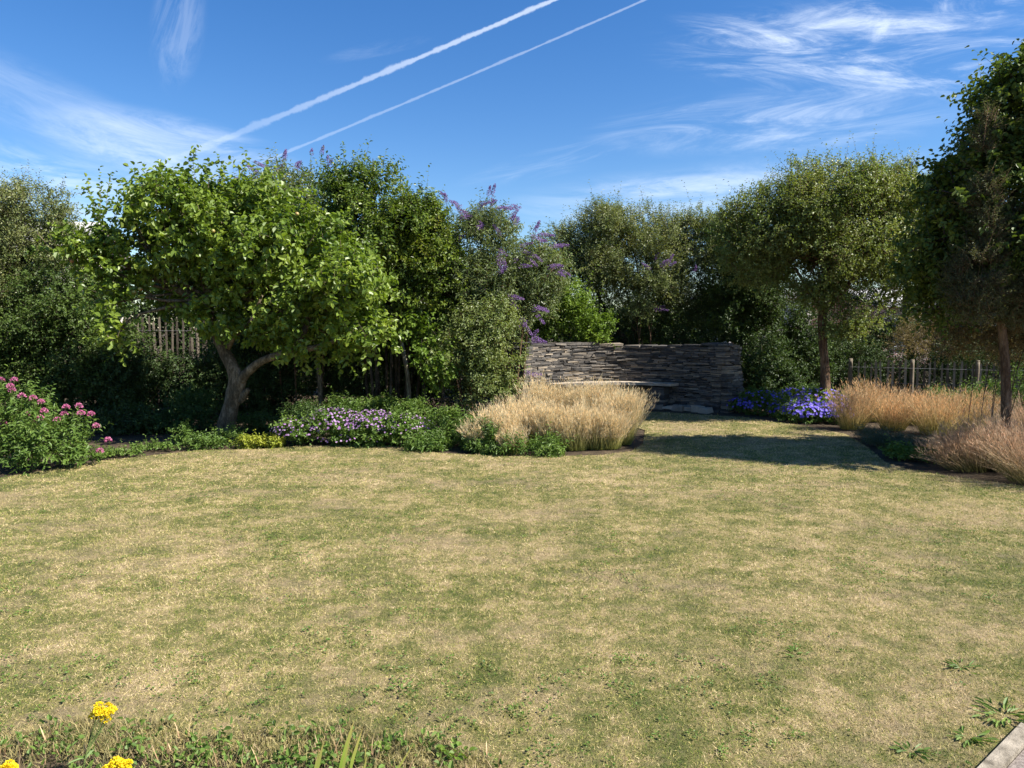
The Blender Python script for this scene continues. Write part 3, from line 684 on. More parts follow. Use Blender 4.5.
bush('elder_bush', 'small leafy green bush growing in the shade left of the apple trunk', 'shrub', [B(188, 415, 34, 22, 11.4, .5), B(165, 425, 25, 18, 11.2, .4)], 43, 'shadeleaf', 'stem', 420, .22, 9, .06, .026, .008)
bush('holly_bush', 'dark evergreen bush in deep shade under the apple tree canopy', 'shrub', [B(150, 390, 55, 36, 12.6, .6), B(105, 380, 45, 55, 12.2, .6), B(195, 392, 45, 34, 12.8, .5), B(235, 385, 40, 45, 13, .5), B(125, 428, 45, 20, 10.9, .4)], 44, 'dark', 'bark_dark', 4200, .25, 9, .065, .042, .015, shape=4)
bush('laurel_bush', 'dark shaded shrub between the apple trunk and the slender bare trunk', 'shrub', [B(270, 375, 45, 55, 13.4, .7), B(330, 370, 50, 60, 13.6, .7), B(385, 365, 45, 60, 13.4, .7), B(430, 385, 40, 45, 13.2, .6), B(250, 325, 34, 48, 14.1, .8), B(225, 345, 20, 40, 14.0, .5), B(285, 320, 40, 50, 14.3, .8)], 45, 'dark', 'bark_dark', 6500, .25, 9, .06, .035, .015, shape=4)  # rear lobes at the list end added to cast shade on the left fence
# buddleia flower spikes
def spike(parent, c, d, L, rng):
    mb = MB(); n = int(120*L/.22); t_ = rng.random(n)**.8; d = nrm(np.array(d, float)); bend = np.array([0, 0, -.35])
    r = .030*(1-t_*.75); u = nrm(rng.normal(size=(n, 3))); ax = d+bend*0
    p = c+d*(t_*L)[:, None]+bend*(t_**2*L*.6)[:, None]+u*r[:, None]
    leaves(mb, p, u+d*.3, rng.normal(size=(n, 3)), .018, .016, rng.random(n), 0, 4); mb.build('flower_spike', M['purple'], parent)
def buddleia(o, pts, Y, rng, L=.24):
    sm = MB(); lm = MB()
    for (x, y, dx, dy) in pts:
        for q in range(2):
            c = P(x, y, Y+rng.normal()*.15)+rng.normal(size=3)*.05*q; d = nrm(np.array([dx+rng.normal()*.25*q, rng.normal()*.3, dy+rng.normal()*.2*q])); spike(o, c, d, L*rng.uniform(.7, 1.15), rng)
            e = c-d*.16-np.array([0, 0, .30]); tube(sm, [e, c-d*.1-np.array([0, 0, .05]), c+d*.04], [.006, .004, .003], 5, 0, .5, 0, 3)
            shoots(lm, rng, e[None], (c-e)[None], .32, 10, .085, .024, 4, .15, .6)
    sm.build('flower_stem', M['stem'], o); lm.build('stem_leaves', M['buddleia'], o)
o = bush('buddleia', 'buddleia with dark purple spikes rising above and behind the apple tree', 'shrub', [B(290, 205, 50, 38, 13, .8), B(250, 220, 50, 40, 13.1, .8), B(310, 250, 60, 60, 13.1, .9), B(280, 300, 70, 60, 13.4, .8)], 51, 'buddleia', 'bark_red', 4000, .3, 9, .10, .034, .02, shape=4, gap=.42, up=.6,
         extra=sprigs([(255, 195, 252, 168), (280, 190, 285, 158), (310, 185, 312, 152), (322, 190, 328, 165), (300, 185, 296, 165), (240, 195, 232, 175), (268, 190, 264, 165), (336, 190, 345, 168)], 12.9, .3, 8, .09, .024, 4, .003))
rng = np.random.default_rng(5); buddleia(o, [(252, 170, -.5, .7), (262, 166, -.6, .5), (240, 182, -.6, .6), (285, 160, .1, .9), (311, 155, .1, 1), (295, 168, .2, .8), (328, 168, .3, .7), (244, 186, -.8, .3), (276, 172, .5, .8), (255, 178, .2, .6)], 12.8, rng, .2)
bush('portuguese_laurel', 'tall dense rounded evergreen with glossy yellow-green leaves right of the apple tree', 'shrub', [B(365, 215, 42, 52, 12.2, .8), B(400, 235, 45, 42, 12.2, .8), B(375, 270, 58, 55, 12.3, 1), B(430, 250, 32, 45, 12.3, .7), B(425, 300, 45, 45, 12.6, .8), B(370, 330, 60, 40, 12.9, .8), B(345, 195, 25, 30, 12.3, .6), B(395, 260, 60, 50, 12.8, .8)], 52, 'glossy', 'bark_dark', 6500, .26, 10, .072, .040, .03, gap=.40, fs=2.4, up=.7, nst=12,
     extra=sprigs([(355, 175, 358, 153), (340, 180, 338, 168), (372, 175, 374, 160), (395, 195, 402, 178), (420, 215, 418, 196), (430, 215, 432, 192), (385, 185, 390, 170), (440, 230, 446, 212), (348, 180, 345, 160)], 12.1, .25, 9, .055, .03, 6, .003))
# centre buddleia
o = bush('buddleia', 'wide buddleia with many arching mauve spikes in the centre beside the stone wall', 'shrub', [B(480, 245, 40, 32, 12.8, .8), B(520, 275, 36, 36, 12.9, .8), B(465, 290, 50, 50, 12.8, .9), B(505, 310, 42, 45, 12.9, .8), B(545, 285, 24, 30, 13.1, .6), B(535, 262, 24, 24, 13.1, .5), B(455, 330, 45, 50, 13, .8)], 53, 'buddleia', 'bark_red', 6200, .3, 10, .090, .032, .022, shape=4, gap=.41, up=.5,
         extra=sprigs([(450, 225, 445, 200), (462, 225, 455, 205), (480, 222, 486, 198), (495, 225, 496, 205), (505, 235, 512, 212), (525, 250, 533, 222), (540, 260, 548, 238), (515, 240, 522, 225), (472, 222, 470, 200), (550, 275, 556, 250)], 12.7, .3, 8, .08, .022, 4, .003))
buddleia(o, [(447, 200, -.5, .8), (457, 206, -.6, .6), (463, 215, -.5, .8), (478, 208, .6, .4), (490, 206, .5, .6), (488, 196, .2, 1), (497, 208, .8, .3), (509, 206, 1, .05), (512, 222, .2, .6), (508, 220, .8, .3), (470, 217, -.8, .1), (535, 232, .3, .9), (538, 242, .6, .2), (537, 236, .9, .4), (552, 246, .8, .2), (556, 272, .8, -.2), (552, 268, .5, .2), (508, 300, .5, -.3), (506, 296, .8, .1), (537, 308, 1, -.1), (533, 310, .6, .2),
          (522, 322, .4, -.4), (517, 318, .8, -.1), (483, 290, .1, .8), (498, 250, .8, -.3), (520, 250, .9, -.2), (526, 256, .6, -.4), (497, 258, .3, -.6), (455, 245, -.4, .2), (500, 235, -.3, .6), (475, 232, .4, .5), (485, 228, -.4, .5), (533, 335, .4, .5), (530, 342, .9, .2), (526, 372, .6, -.1), (498, 275, .3, .3), (515, 262, .2, .5)], 12.2, rng, .22)
bush('viburnum', 'leafy green shrub with upright stems standing left of the stone wall', 'shrub', [B(490, 345, 34, 45, 11.9, .5), B(465, 365, 34, 38, 11.8, .5), B(498, 370, 22, 34, 11.9, .4), B(478, 390, 34, 22, 11.8, .4)], 54, 'viburnum', 'bark_red', 2300, .26, 9, .065, .028, .012, shape=6, gap=.4, up=.7)
bush('hydrangea', 'small bright broad-leaved shrub in front of the pale leaning trunk', 'shrub', [B(432, 352, 24, 20, 11.7, .4), B(418, 330, 20, 14, 11.8, .35), B(440, 372, 18, 16, 11.7, .3)], 55, 'laurel', 'bark_dark', 420, .2, 7, .085, .06, .01, shape=6, gap=.36)
# slender trunks under the canopy
def slim(name, label, pts, rad, blobs, seed, leafm, bark, n=260):
    c = pts[0]; tree(name, label, 'tree', (c[0], c[1], 0), [(pts, rad)], blobs, seed, leafm, bark, n, .22, 8, .055, .032, .012, None, 2, shape=4)
slim('young_tree', 'slender bare brown trunk standing in shade to the right of the apple trunk', [np.array([P(322, 410, 12.4)[0], 12.4, -.02]), P(320, 385, 12.4), P(318, 350, 12.4), P(322, 310, 12.5)], [.045, .04, .035, .03], [B(322, 300, 25, 22, 12.6, .4)], 61, 'dark', 'bark')
slim('young_tree', 'thin pale leaning trunk beneath the tall evergreen in the centre left', [np.array([P(410, 405, 12.)[0], 12., -.02]), P(408, 380, 12.), P(403, 350, 12.), P(398, 320, 12.1)], [.04, .035, .032, .028], [B(396, 305, 28, 20, 12.2, .4)], 62, 'glossy', 'bark_pale')
# laurel beside wall + centre willow + dark shrubs behind wall
bush('cherry_laurel', 'bright green laurel bush leaning over the left end of the stone wall', 'shrub', [B(572, 312, 24, 26, 15.0, .5), B(552, 325, 22, 18, 15.0, .5), B(590, 330, 20, 16, 15.1, .5), B(545, 300, 15, 20, 15.2, .4)], 63, 'laurel', 'stem', 1100, .24, 8, .085, .04, .012, gap=.36, fs=3)
cw = P(635, 400, 16.2)
tree('willow_tree', 'tall grey-green willow with fine twigs rising behind the stone wall', 'tree', (cw[0], cw[1], 0), [([[cw[0], cw[1], -.02], P(632, 350, 16.2), P(640, 290, 16.2)], [.10, .08, .05]), ([P(632, 350, 16.2), P(600, 300, 16), P(590, 250, 16)], [.06, .04, .02])],
     [B(600, 245, 42, 38, 16, 1.), B(645, 248, 45, 42, 16, 1.), B(690, 248, 42, 38, 16.1, 1.), B(630, 290, 60, 40, 16, 1.), B(585, 280, 32, 36, 16, .8), B(568, 250, 24, 26, 16, .6), B(720, 245, 30, 30, 16.2, .7), B(618, 222, 28, 14, 16, .6), B(660, 226, 34, 14, 16, .6)], 64, 'grey_willow', 'bark_dark', 9500, .3, 10, .065, .028, .02, None, 2, shape=4, gap=.42, fs=2.2, up=.6,
     extra=sprigs([(595, 225, 590, 200), (583, 235, 575, 215), (618, 215, 618, 190), (630, 220, 635, 200), (650, 225, 645, 202), (665, 230, 668, 205), (640, 215, 640, 205), (680, 235, 684, 208), (700, 240, 706, 215), (605, 215, 600, 205), (570, 245, 562, 222), (610, 210, 612, 202)], 16, .3, 9, .05, .02, 4, .003))
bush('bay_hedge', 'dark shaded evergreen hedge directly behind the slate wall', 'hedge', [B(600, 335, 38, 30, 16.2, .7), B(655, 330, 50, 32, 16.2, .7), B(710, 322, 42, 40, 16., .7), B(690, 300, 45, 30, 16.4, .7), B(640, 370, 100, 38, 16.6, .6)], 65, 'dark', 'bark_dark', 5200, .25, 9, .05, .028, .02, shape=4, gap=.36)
bush('buddleia', 'small buddleia with a few purple spikes high in the shrubs above the stone wall', 'shrub', [B(660, 290, 28, 26, 15.5, .4), B(640, 305, 22, 20, 15.5, .4)], 66, 'buddleia', 'bark_red', 500, .28, 8, .08, .022, .012, shape=4)
buddleia([q for q in COL.objects if q.get('label', '').startswith('small buddleia')][0], [(655, 262, .1, .8), (662, 268, .5, .6), (650, 270, -.5, .5), (668, 264, .3, .7), (690, 275, .4, .7), (655, 310, .5, .1)], 15.2, rng, .25)
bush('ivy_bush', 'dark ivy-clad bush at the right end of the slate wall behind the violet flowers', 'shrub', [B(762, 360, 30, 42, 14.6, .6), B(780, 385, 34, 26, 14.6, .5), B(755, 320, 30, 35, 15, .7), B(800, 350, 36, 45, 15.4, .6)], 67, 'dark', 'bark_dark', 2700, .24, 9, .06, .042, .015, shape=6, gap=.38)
# birch right
YB = 12.4; bb = np.array([P(826, 400, YB)[0], YB, 0])
brch = [B(820, 205, 62, 40, YB, 1.1), B(775, 225, 45, 45, YB, .9), B(868, 220, 48, 44, YB+.2, .9), B(745, 260, 30, 38, YB, .6), B(830, 245, 60, 42, YB, 1.2), B(890, 250, 30, 44, YB+.3, .8), B(860, 285, 42, 26, YB+.1, .8), B(815, 292, 24, 20, YB-.2, .4), B(835, 180, 55, 20, YB, .7), B(905, 200, 26, 30, YB+.5, .6), B(785, 262, 34, 26, YB, .6), B(845, 300, 30, 16, YB-.2, .4), B(895, 285, 30, 34, YB+.4, .7), B(800, 290, 20, 14, YB-.3, .3), B(850, 325, 26, 14, YB-.3, .3), B(740, 222, 26, 24, YB, .5), B(905, 175, 18, 14, YB+.3, .4)]
tree('birch_tree', 'full round-crowned tree of small leaves with a single straight trunk right of the stone wall', 'tree', tuple(bb), [([bb+[0, 0, -.03], P(825, 370, YB), P(822, 330, YB), P(824, 300, YB), P(826, 250, YB)], [.085, .075, .07, .06, .04]), ([P(824, 318, YB), P(812, 295, YB), P(795, 268, YB)], [.04, .03, .02]), ([P(824, 312, YB), P(845, 290, YB), P(868, 250, YB)], [.04, .03, .02])],
     brch, 71, 'birch', 'bark_red', 12500, .28, 10, .052, .034, .022, P(826, 265, YB), 3, shape=4, gap=.45, fs=2.3, up=.35, droop=.35,
     extra=sprigs([(800, 180, 797, 158), (815, 170, 812, 152), (840, 170, 840, 148), (855, 170, 860, 152), (875, 185, 878, 158), (780, 190, 772, 168), (890, 185, 893, 165), (762, 195, 752, 178), (740, 230, 728, 208), (735, 240, 722, 222), (825, 165, 828, 150), (866, 175, 868, 160)], YB, .3, 9, .042, .026, 4, .0028))
hb = np.array([P(742, 400, 15.4)[0], 15.4, 0])
tree('hornbeam', 'dark dense tree rising over the right end of the slate wall beside the birch', 'tree', tuple(hb), [([hb+[0, 0, -.03], P(742, 350, 15.4), P(744, 280, 15.4)], [.10, .08, .05])],
     [B(735, 255, 34, 36, 15.4, .8), B(752, 300, 42, 38, 15.4, .8), B(720, 300, 36, 34, 15.6, .7), B(775, 320, 40, 30, 15.6, .7), B(760, 262, 36, 30, 15.2, .7)], 77, 'hawthorn', 'bark_dark', 5000, .28, 10, .052, .036, .02, None, 3, shape=4, gap=.38, droop=.3)
# second tree with forked trunk
YC = 16.5; cb = np.array([P(912, 400, YC)[0], YC, 0])
tree('field_maple', 'dark many-branched tree behind the low fence between the birch and the large right tree', 'tree', tuple(cb), [([cb+[0, 0, -.03], P(912, 370, YC), P(910, 340, YC), P(905, 310, YC), P(906, 270, YC)], [.11, .10, .09, .06, .04]), ([P(910, 345, YC), P(888, 325, YC), P(868, 318, YC)], [.06, .04, .02]), ([P(910, 335, YC), P(925, 310, YC), P(930, 280, YC)], [.06, .04, .02])],
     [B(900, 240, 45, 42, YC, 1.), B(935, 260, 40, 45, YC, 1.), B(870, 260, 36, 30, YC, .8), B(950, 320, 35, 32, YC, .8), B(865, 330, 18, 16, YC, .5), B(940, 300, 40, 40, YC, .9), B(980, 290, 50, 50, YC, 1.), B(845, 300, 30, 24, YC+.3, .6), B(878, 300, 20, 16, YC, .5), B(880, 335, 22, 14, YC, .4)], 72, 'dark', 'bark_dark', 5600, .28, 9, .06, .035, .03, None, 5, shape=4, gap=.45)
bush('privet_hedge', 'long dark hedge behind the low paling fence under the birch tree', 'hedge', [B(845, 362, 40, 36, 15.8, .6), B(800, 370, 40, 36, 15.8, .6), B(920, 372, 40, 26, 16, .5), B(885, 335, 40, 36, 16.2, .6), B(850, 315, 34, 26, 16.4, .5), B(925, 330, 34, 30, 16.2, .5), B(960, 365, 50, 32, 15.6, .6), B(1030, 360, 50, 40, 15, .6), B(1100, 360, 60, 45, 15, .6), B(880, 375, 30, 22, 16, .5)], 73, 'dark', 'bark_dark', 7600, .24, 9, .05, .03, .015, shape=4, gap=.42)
# large right tree
YR = 8.6; rb_ = np.array([P(1075, 420, YR)[0], YR, 0])
rbl = [B(1000, 190, 50, 60, YR, .9), B(1022, 120, 42, 55, YR, .8), B(955, 250, 36, 55, YR+.3, .8), B(1000, 265, 55, 50, YR, 1.), B(1065, 180, 60, 80, YR, 1.1), B(1075, 270, 60, 60, YR, 1.), B(965, 205, 28, 34, YR+.2, .6), B(1060, 90, 50, 50, YR, .9), B(945, 300, 30, 26, YR+.5, .6), B(1120, 220, 50, 90, YR, 1), B(945, 195, 26, 32, YR, .45), B(935, 245, 26, 50, YR+.1, .5), B(975, 150, 24, 34, YR, .4), B(990, 110, 18, 24, YR, .35), B(1015, 80, 24, 24, YR, .4), B(1140, 190, 70, 60, YR-.5, .9), B(1000, 235, 50, 50, YR+.1, .9)]
tree('whitebeam', 'large dark broad-leaved tree filling the upper right edge', 'tree', tuple(rb_), [([rb_+[0, 0, -.03], P(1073, 360, YR), P(1066, 280, YR), P(1060, 200, YR), P(1050, 110, YR)], [.14, .12, .10, .08, .04])],
     rbl, 74, 'maple', 'bark_dark', 5200, .28, 9, .085, .058, .03, P(1064, 250, YR), 4, gap=.37, fs=2.4,
     extra=sprigs([(965, 195, 955, 160), (960, 200, 932, 150), (975, 160, 978, 118), (990, 130, 983, 90), (1000, 110, 990, 82), (1010, 90, 1000, 70), (1015, 85, 1008, 58), (940, 230, 924, 180), (985, 110, 960, 110), (1000, 120, 975, 95), (930, 240, 918, 190), (1030, 90, 1025, 50)], YR, .3, 8, .08, .055, 6, .004))
YT = 8.7; tb = np.array([P(1006, 432, YT)[0], YT, 0])
tree('tamarisk', 'narrow feathery olive-brown tree with slim trunk in front of the large right tree', 'tree', tuple(tb), [([tb+[0, 0, -.03], P(1006, 400, YT), P(1004, 350, YT), P(998, 290, YT), P(990, 200, YT), P(985, 120, YT)], [.065, .055, .05, .04, .03, .01])],
     [B(985, 150, 7, 40, 8.1, .12), B(988, 215, 13, 45, 8.1, .2), B(982, 275, 24, 35, 8.1, .3), B(1015, 235, 14, 30, 8.2, .2), B(975, 300, 24, 22, 8.2, .3), B(1012, 300, 26, 24, 8.3, .4), B(1010, 265, 22, 36, 8.3, .35)], 75, 'tamarisk', 'bark_red', 4300, .2, 15, .036, .011, .004, None, 1, shape=4, gap=.44, fs=3.4, spread=.6, up=.9)
bush('smoke_bush', 'hazy tan-leaved shrub glowing in sun around the slim trunk at the right edge', 'shrub', [B(945, 335, 36, 26, 10.2, .5), B(985, 342, 38, 26, 9.8, .5), B(1022, 335, 30, 36, 9.3, .5), B(910, 342, 22, 18, 10.8, .4), B(1045, 330, 30, 36, 9.0, .5)], 76, 'tan', 'bark_dark', 2600, .2, 12, .032, .014, .006, shape=4, gap=.44)
# the distant dark belt
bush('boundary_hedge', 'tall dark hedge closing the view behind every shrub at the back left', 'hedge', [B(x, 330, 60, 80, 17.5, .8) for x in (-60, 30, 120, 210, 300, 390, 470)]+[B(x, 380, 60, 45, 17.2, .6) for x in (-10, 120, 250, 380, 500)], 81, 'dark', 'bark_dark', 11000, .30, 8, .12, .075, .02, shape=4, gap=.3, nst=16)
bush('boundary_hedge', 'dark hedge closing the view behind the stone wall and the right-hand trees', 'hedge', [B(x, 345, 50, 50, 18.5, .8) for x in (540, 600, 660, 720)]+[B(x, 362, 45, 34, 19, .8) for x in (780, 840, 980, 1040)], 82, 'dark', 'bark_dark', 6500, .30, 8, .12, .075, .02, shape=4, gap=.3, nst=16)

# ------------------------------------------------------------------ LOW PLANTING
def heads(o, name, pts, r, matk, rng, n=60, s=.011, flat=.95):
    for c in pts:
        mb = MB(); u = nrm(rng.normal(size=(n, 3))); u[:, 2] = np.abs(u[:, 2])*1.1-.35
        leaves(mb, c+u*r*np.array([.85, .85, flat])*rng.uniform(.7, 1, (n, 1)), u+rng.normal(size=(n, 3))*.4, rng.normal(size=(n, 3)), s, s*.9, rng.random(n), 0, 4); mb.build(name, M[matk], o)
def stalk(sm, a, b, r=.003): tube(sm, [a, (a+b)/2+np.array([.01, 0, .01]), b], [r, r, r*.7], 4, 0, .5, 0, 2)
# pink valerian, left
def vex(cm, tw, sm, rng):
    for c in VP: stalk(sm, np.array([c[0]+rng.normal()*.08-.1, c[1]+.1, .25]), c, .004)
rng = np.random.default_rng(91)
VY = 8.3
VP = [P(x, y, VY+rng.normal()*.12) for x, y in ((10, 386), (14, 380), (22, 396), (33, 398), (41, 402), (44, 411), (3, 423), (33, 422), (40, 418), (57, 420), (66, 407), (64, 414), (79, 406), (91, 414), (81, 413), (96, 426), (108, 440), (1, 380), (62, 422), (100, 451), (28, 415), (12, 390))]
o = bush('red_valerian', 'leafy clump of pink valerian in bloom at the left edge of the lawn', 'plant', [B(15, 430, 42, 28, 8.3, .4), B(55, 442, 34, 24, 8.2, .38), B(-25, 420, 40, 40, 8.4, .5), B(20, 455, 48, 16, 8.1, .3), B(78, 455, 18, 12, 8.3, .25), B(30, 405, 26, 16, 8.5, .3)], 92, 'perennial', 'stem', 900, .2, 9, .07, .026, .006, extra=vex, gap=.34, fs=4, up=.8)
heads(o, 'flower_head', VP, .042, 'pink', rng, 90, .016)

def flowerdots(o, blobs, n, size, matk, rng, name='flowers', up=.5, mn=.05, front=True):
    mb = MB(); c = np.array([b[0] for b in blobs]); r = np.array([b[1] for b in blobs]); k = rng.choice(len(blobs), n)
    d = nrm(rng.normal(size=(n, 3))); d[:, 2] = np.abs(d[:, 2]); p = c[k]+d*r[k]*rng.uniform(.98, 1.14, (n, 1)); p[:, 2] = np.maximum(p[:, 2], mn)
    nn = nrm(d+np.array([0, -.2, up])+rng.normal(size=(n, 3))*.35); h = nrm(np.cross(nn, rng.normal(size=(n, 3)))); q = np.cross(nn, h)
    rr = rng.random(n)
    for j in range(5):
        a = j*2*math.pi/5; ax = h*math.cos(a)+q*math.sin(a)+nn*.15
        leaves(mb, p, ax, nn, size*.5*rng.uniform(.8, 1.2, n), size*.42, rr, 0, 6, .02, -.05)
    m_ = mb.build(name, M[matk], o); m_['kind'] = 'stuff'; return m_
def mound(name, label, cat, blobs, seed, leafm, n, leaf, wid, flower=None, group=None, length=.14, per=8, **kw):
    o = bush(name, label, cat, blobs, seed, leafm, 'stem', n, length, per, leaf, wid, .004, group, 5, gap=.3, fs=5, up=.8, lo=.2, zmin=.01, **kw)
    if flower:
        mk, nf, sz = flower; flowerdots(o, blobs, nf, sz, mk, np.random.default_rng(seed+500))
    return o
gg = 'mauve cranesbills along the bed edge'
for i, (x, y, rx, ry, nf, lab) in enumerate(((300, 432, 26, 15, 150, 'mauve cranesbill mound nearest the lime-green edging leaves'), (335, 425, 30, 16, 190, 'mauve cranesbill mound with dense flowers at the bed edge, second from the lime leaves'), (372, 427, 28, 16, 210, 'most heavily flowering mauve cranesbill in the middle of the bed edge'), (352, 439, 34, 9, 120, 'low mauve cranesbill spilling onto the lawn edge'), (402, 430, 30, 15, 130, 'sparsely flowering pale cranesbill beside the green perennials'))):
    c = G(x, 448)[1]+.35; mound('cranesbill', lab, 'flowering plant', [B(x, y, rx, ry, c, .35)], 100+i, 'perennial', 320, .045, .034, ('mauve', int(nf*1.5), .031), gg)
mound('lime_sedum', 'low mat of bright lime-yellow leaves at the lawn edge beside the apple trunk', 'ground cover plant', [B(250, 444, 14, 6, 9.6, .2), B(272, 443, 13, 6, 9.7, .2)], 110, 'lime', 260, .04, .03, length=.08)
mound('ground_elder', 'short mixed weeds and brownish stems at the lawn edge below the apple trunk', 'plant', [B(205, 446, 26, 8, 9.6, .2), B(222, 440, 22, 8, 9.9, .2), B(186, 440, 16, 14, 9.9, .2)], 111, 'perennial', 330, .045, .026)
mound('wild_strawberry', 'thin low fringe of green leaves along the shaded lawn edge at the left', 'plant', [B(120, 457, 22, 5, 9.0, .15), B(155, 451, 22, 6, 9.4, .15), B(100, 460, 14, 4, 8.8, .12)], 112, 'perennial', 200, .035, .026, length=.08)
for i, (x, y, rx, ry, Y, lab) in enumerate(((415, 418, 24, 14, 11.2, 'green leafy perennial at the back of the bed below the thin pale trunk'), (455, 430, 28, 22, 9.9, 'dense dark-green perennial clump just left of the feather grasses'), (430, 445, 24, 12, 9.6, 'low green perennial rounding the lawn corner left of the grasses'), (485, 442, 24, 18, 9.5, 'dark leafy perennial at the foot of the leftmost feather grass'), (385, 412, 28, 10, 11.8, 'light green perennial behind the cranesbills'), (345, 408, 26, 9, 12., 'pale green foliage clump behind the mauve cranesbills in front of the shaded shrubs'), (548, 450, 16, 8, 9.1, 'small broad-leaved green plant at the front foot of the feather grasses'), (508, 448, 18, 10, 9.15, 'green leaves mixed into the front of the left-hand feather grasses'))):
    mound('penstemon', lab, 'plant', [B(x, y, rx, ry, Y, .4 if i < 4 else .25)], 120+i, 'perennial', 340 if rx > 22 else 110, .075, .022, None, 'green perennials around the feather grasses')
gv = 'violet cranesbills beside the stone wall'
mound('violet_cranesbill', 'shaded violet cranesbill clump against the right end of the slate wall', 'flowering plant', [B(762, 404, 22, 13, 13.3, .4), B(742, 406, 14, 8, 13.4, .3)], 130, 'perennial', 420, .045, .034, ('violet', 240, .05), gv)
mound('violet_cranesbill', 'sunlit violet cranesbill in full flower nearest the bronze grasses', 'flowering plant', [B(820, 408, 26, 18, 12.4, .5), B(803, 414, 18, 13, 12.2, .4), B(835, 415, 16, 12, 12.1, .3)], 131, 'perennial', 560, .045, .034, ('violet', 620, .056), gv)
mound('violet_cranesbill', 'low violet cranesbill with mostly leaves at the lawn edge in front of the trunk', 'flowering plant', [B(785, 412, 16, 10, 12.8, .3), B(800, 396, 20, 8, 13.4, .3)], 132, 'perennial', 300, .045, .034, ('violet', 160, .05), gv)

def grass(name, label, x, ybase, H, R, n, matk, group, seed, lean=(0, 0), arch=.35, w=.004, plume=0, up=1., spread=.45, segs=5):
    """one clump of ornamental grass: fine arching blades"""
    rng = np.random.default_rng(seed); H = H*(.81 if matk == 'feather' else 1); b = G(x, ybase); o = thing(name, label, 'ornamental grass', (b[0], b[1], 0), group); mb = MB()
    a = rng.random(n)*6.28; q = np.sqrt(rng.random(n)); H = H*rng.uniform(.88, 1.1); lean = (lean[0]+rng.normal()*.05, lean[1]); base = b+np.stack([np.cos(a)*q*R*.7, np.sin(a)*q*R*.6, np.zeros(n)], 1)
    dirr = np.stack([np.cos(a), np.sin(a), np.zeros(n)], 1)
    d = dirr*(q*spread)[:, None]+np.array([lean[0], lean[1], up])+rng.normal(size=(n, 3))*.15
    bd = dirr*(arch*.5*q)[:, None]+np.array([lean[0]*.5, lean[1]*.5, -arch*.55])+rng.normal(size=(n, 3))*.10
    strips(mb, base, d, H*rng.uniform(.45, 1.12, n)*rng.uniform(.8, 1.12, n)*(.78+.5*vnoise(base*6.+seed)), w*rng.uniform(.7, 1.3, n), bd, segs, rng.random(n), prof=lambda t: 1-.6*t)
    mb.build('blades', M[matk], o)
    if plume:
        mp = MB(); k = rng.choice(n, plume); L = (H*rng.uniform(.8, 1.12, plume)*(.78+.5*vnoise(base[k]*6.+seed)))[:, None]; dd = nrm(d[k]); p = base[k]+dd*L*.38
        for s_ in range(15):
            t_ = rng.random((plume, 1)); pt = p+dd*L*.70*t_+np.array([0, 0, -1])*arch*L*.25*t_**2+bd[k]*L*.3*t_+rng.normal(size=(plume, 3))*.010
            leaves(mp, pt, dd+rng.normal(size=(plume, 3))*.22+np.array([.05, 0, 0]), rng.normal(size=(plume, 3)), .06, .0020, rng.random(plume), .95, 4)
        mp.build('plumes', M[matk], o)
    return o
gf = 'straw-coloured feather grasses in front of the stone wall'
fg = [(484, 450, .42, .24, 300, 'leftmost and thinnest feather grass, leaning left over the green perennials', (-.2, 0)), (506, 449, .55, .28, 520, 'feather grass second from the left in the drift', (-.12, 0)),
      (530, 444, .70, .30, 900, 'tall pale feather grass in front of the left end of the slate wall', (-.02, 0)), (553, 448, .64, .28, 900, 'dense feather grass in the middle of the drift', (.0, 0)), (552, 430, .82, .30, 800, 'tallest feather grass at the back of the drift below the bench end', (0, 0)),
      (574, 449, .60, .26, 800, 'golden feather grass right of the middle of the drift', (.0, 0)), (588, 432, .74, .30, 800, 'back-row feather grass directly in front of the bench', (.02, 0)), (596, 448, .64, .26, 850, 'front feather grass third from the right end of the drift', (.02, 0)), (609, 448, .62, .22, 850, 'bright feather grass second from the right end of the drift', (.02, 0)), (622, 444, .70, .18, 900, 'rightmost feather grass standing at the open lawn', (-.03, 0)), (607, 431, .72, .28, 650, 'back feather grass near the right end of the bench', (.02, 0)), (512, 453, .34, .2, 240, 'short front feather grass among green leaves at the lawn edge', (-.05, -.1))]
for i, (x, y, H, R, n, lab, ln) in enumerate(fg): grass('feather_grass', lab, x, y, H, R, int(n*1.5), 'feather', gf, 200+i, ln, .12, .0034, int(n*.75), spread=.17)
gb = 'bronze grasses in the right-hand bed'
bg_ = [(852, 429, .58, .24, 620, 'yellow-green based bronze grass next to the violet cranesbill', (0, 0), 'bronze'), (872, 421, .62, .26, 620, 'orange-tan bronze grass behind the first, in front of the fence', (-.1, 0), 'bronze'), (893, 430, .56, .24, 700, 'sunlit copper grass in the middle of the right bed', (.02, 0), 'bronze'), (916, 424, .56, .30, 600, 'soft tan grass between the copper grass and the fence', (.05, 0), 'bronze'),
       (936, 434, .58, .32, 700, 'wide brown arching grass left of the slim trunk', (-.15, 0), 'bronze'), (966, 430, .62, .34, 620, 'darker green-brown grass just left of the slim trunk', (.1, 0), 'bronze'),
       (990, 468, .55, .36, 620, 'pinkish grass with drooping plumes right of the silvery mound', (-.3, 0), 'rose'), (1014, 471, .62, .36, 800, 'large rose-brown grass in front of the slim trunk', (.1, 0), 'rose'), (1040, 483, .58, .4, 700, 'reddish grass clump cut off by the right edge', (-.15, 0), 'rose'), (966, 470, .40, .3, 320, 'pale arching grass plume nearest the lawn shadow', (-.5, 0), 'rose'), (1035, 446, .62, .36, 620, 'pink-brown grass behind the slim trunk at the right edge', (0, 0), 'rose')]
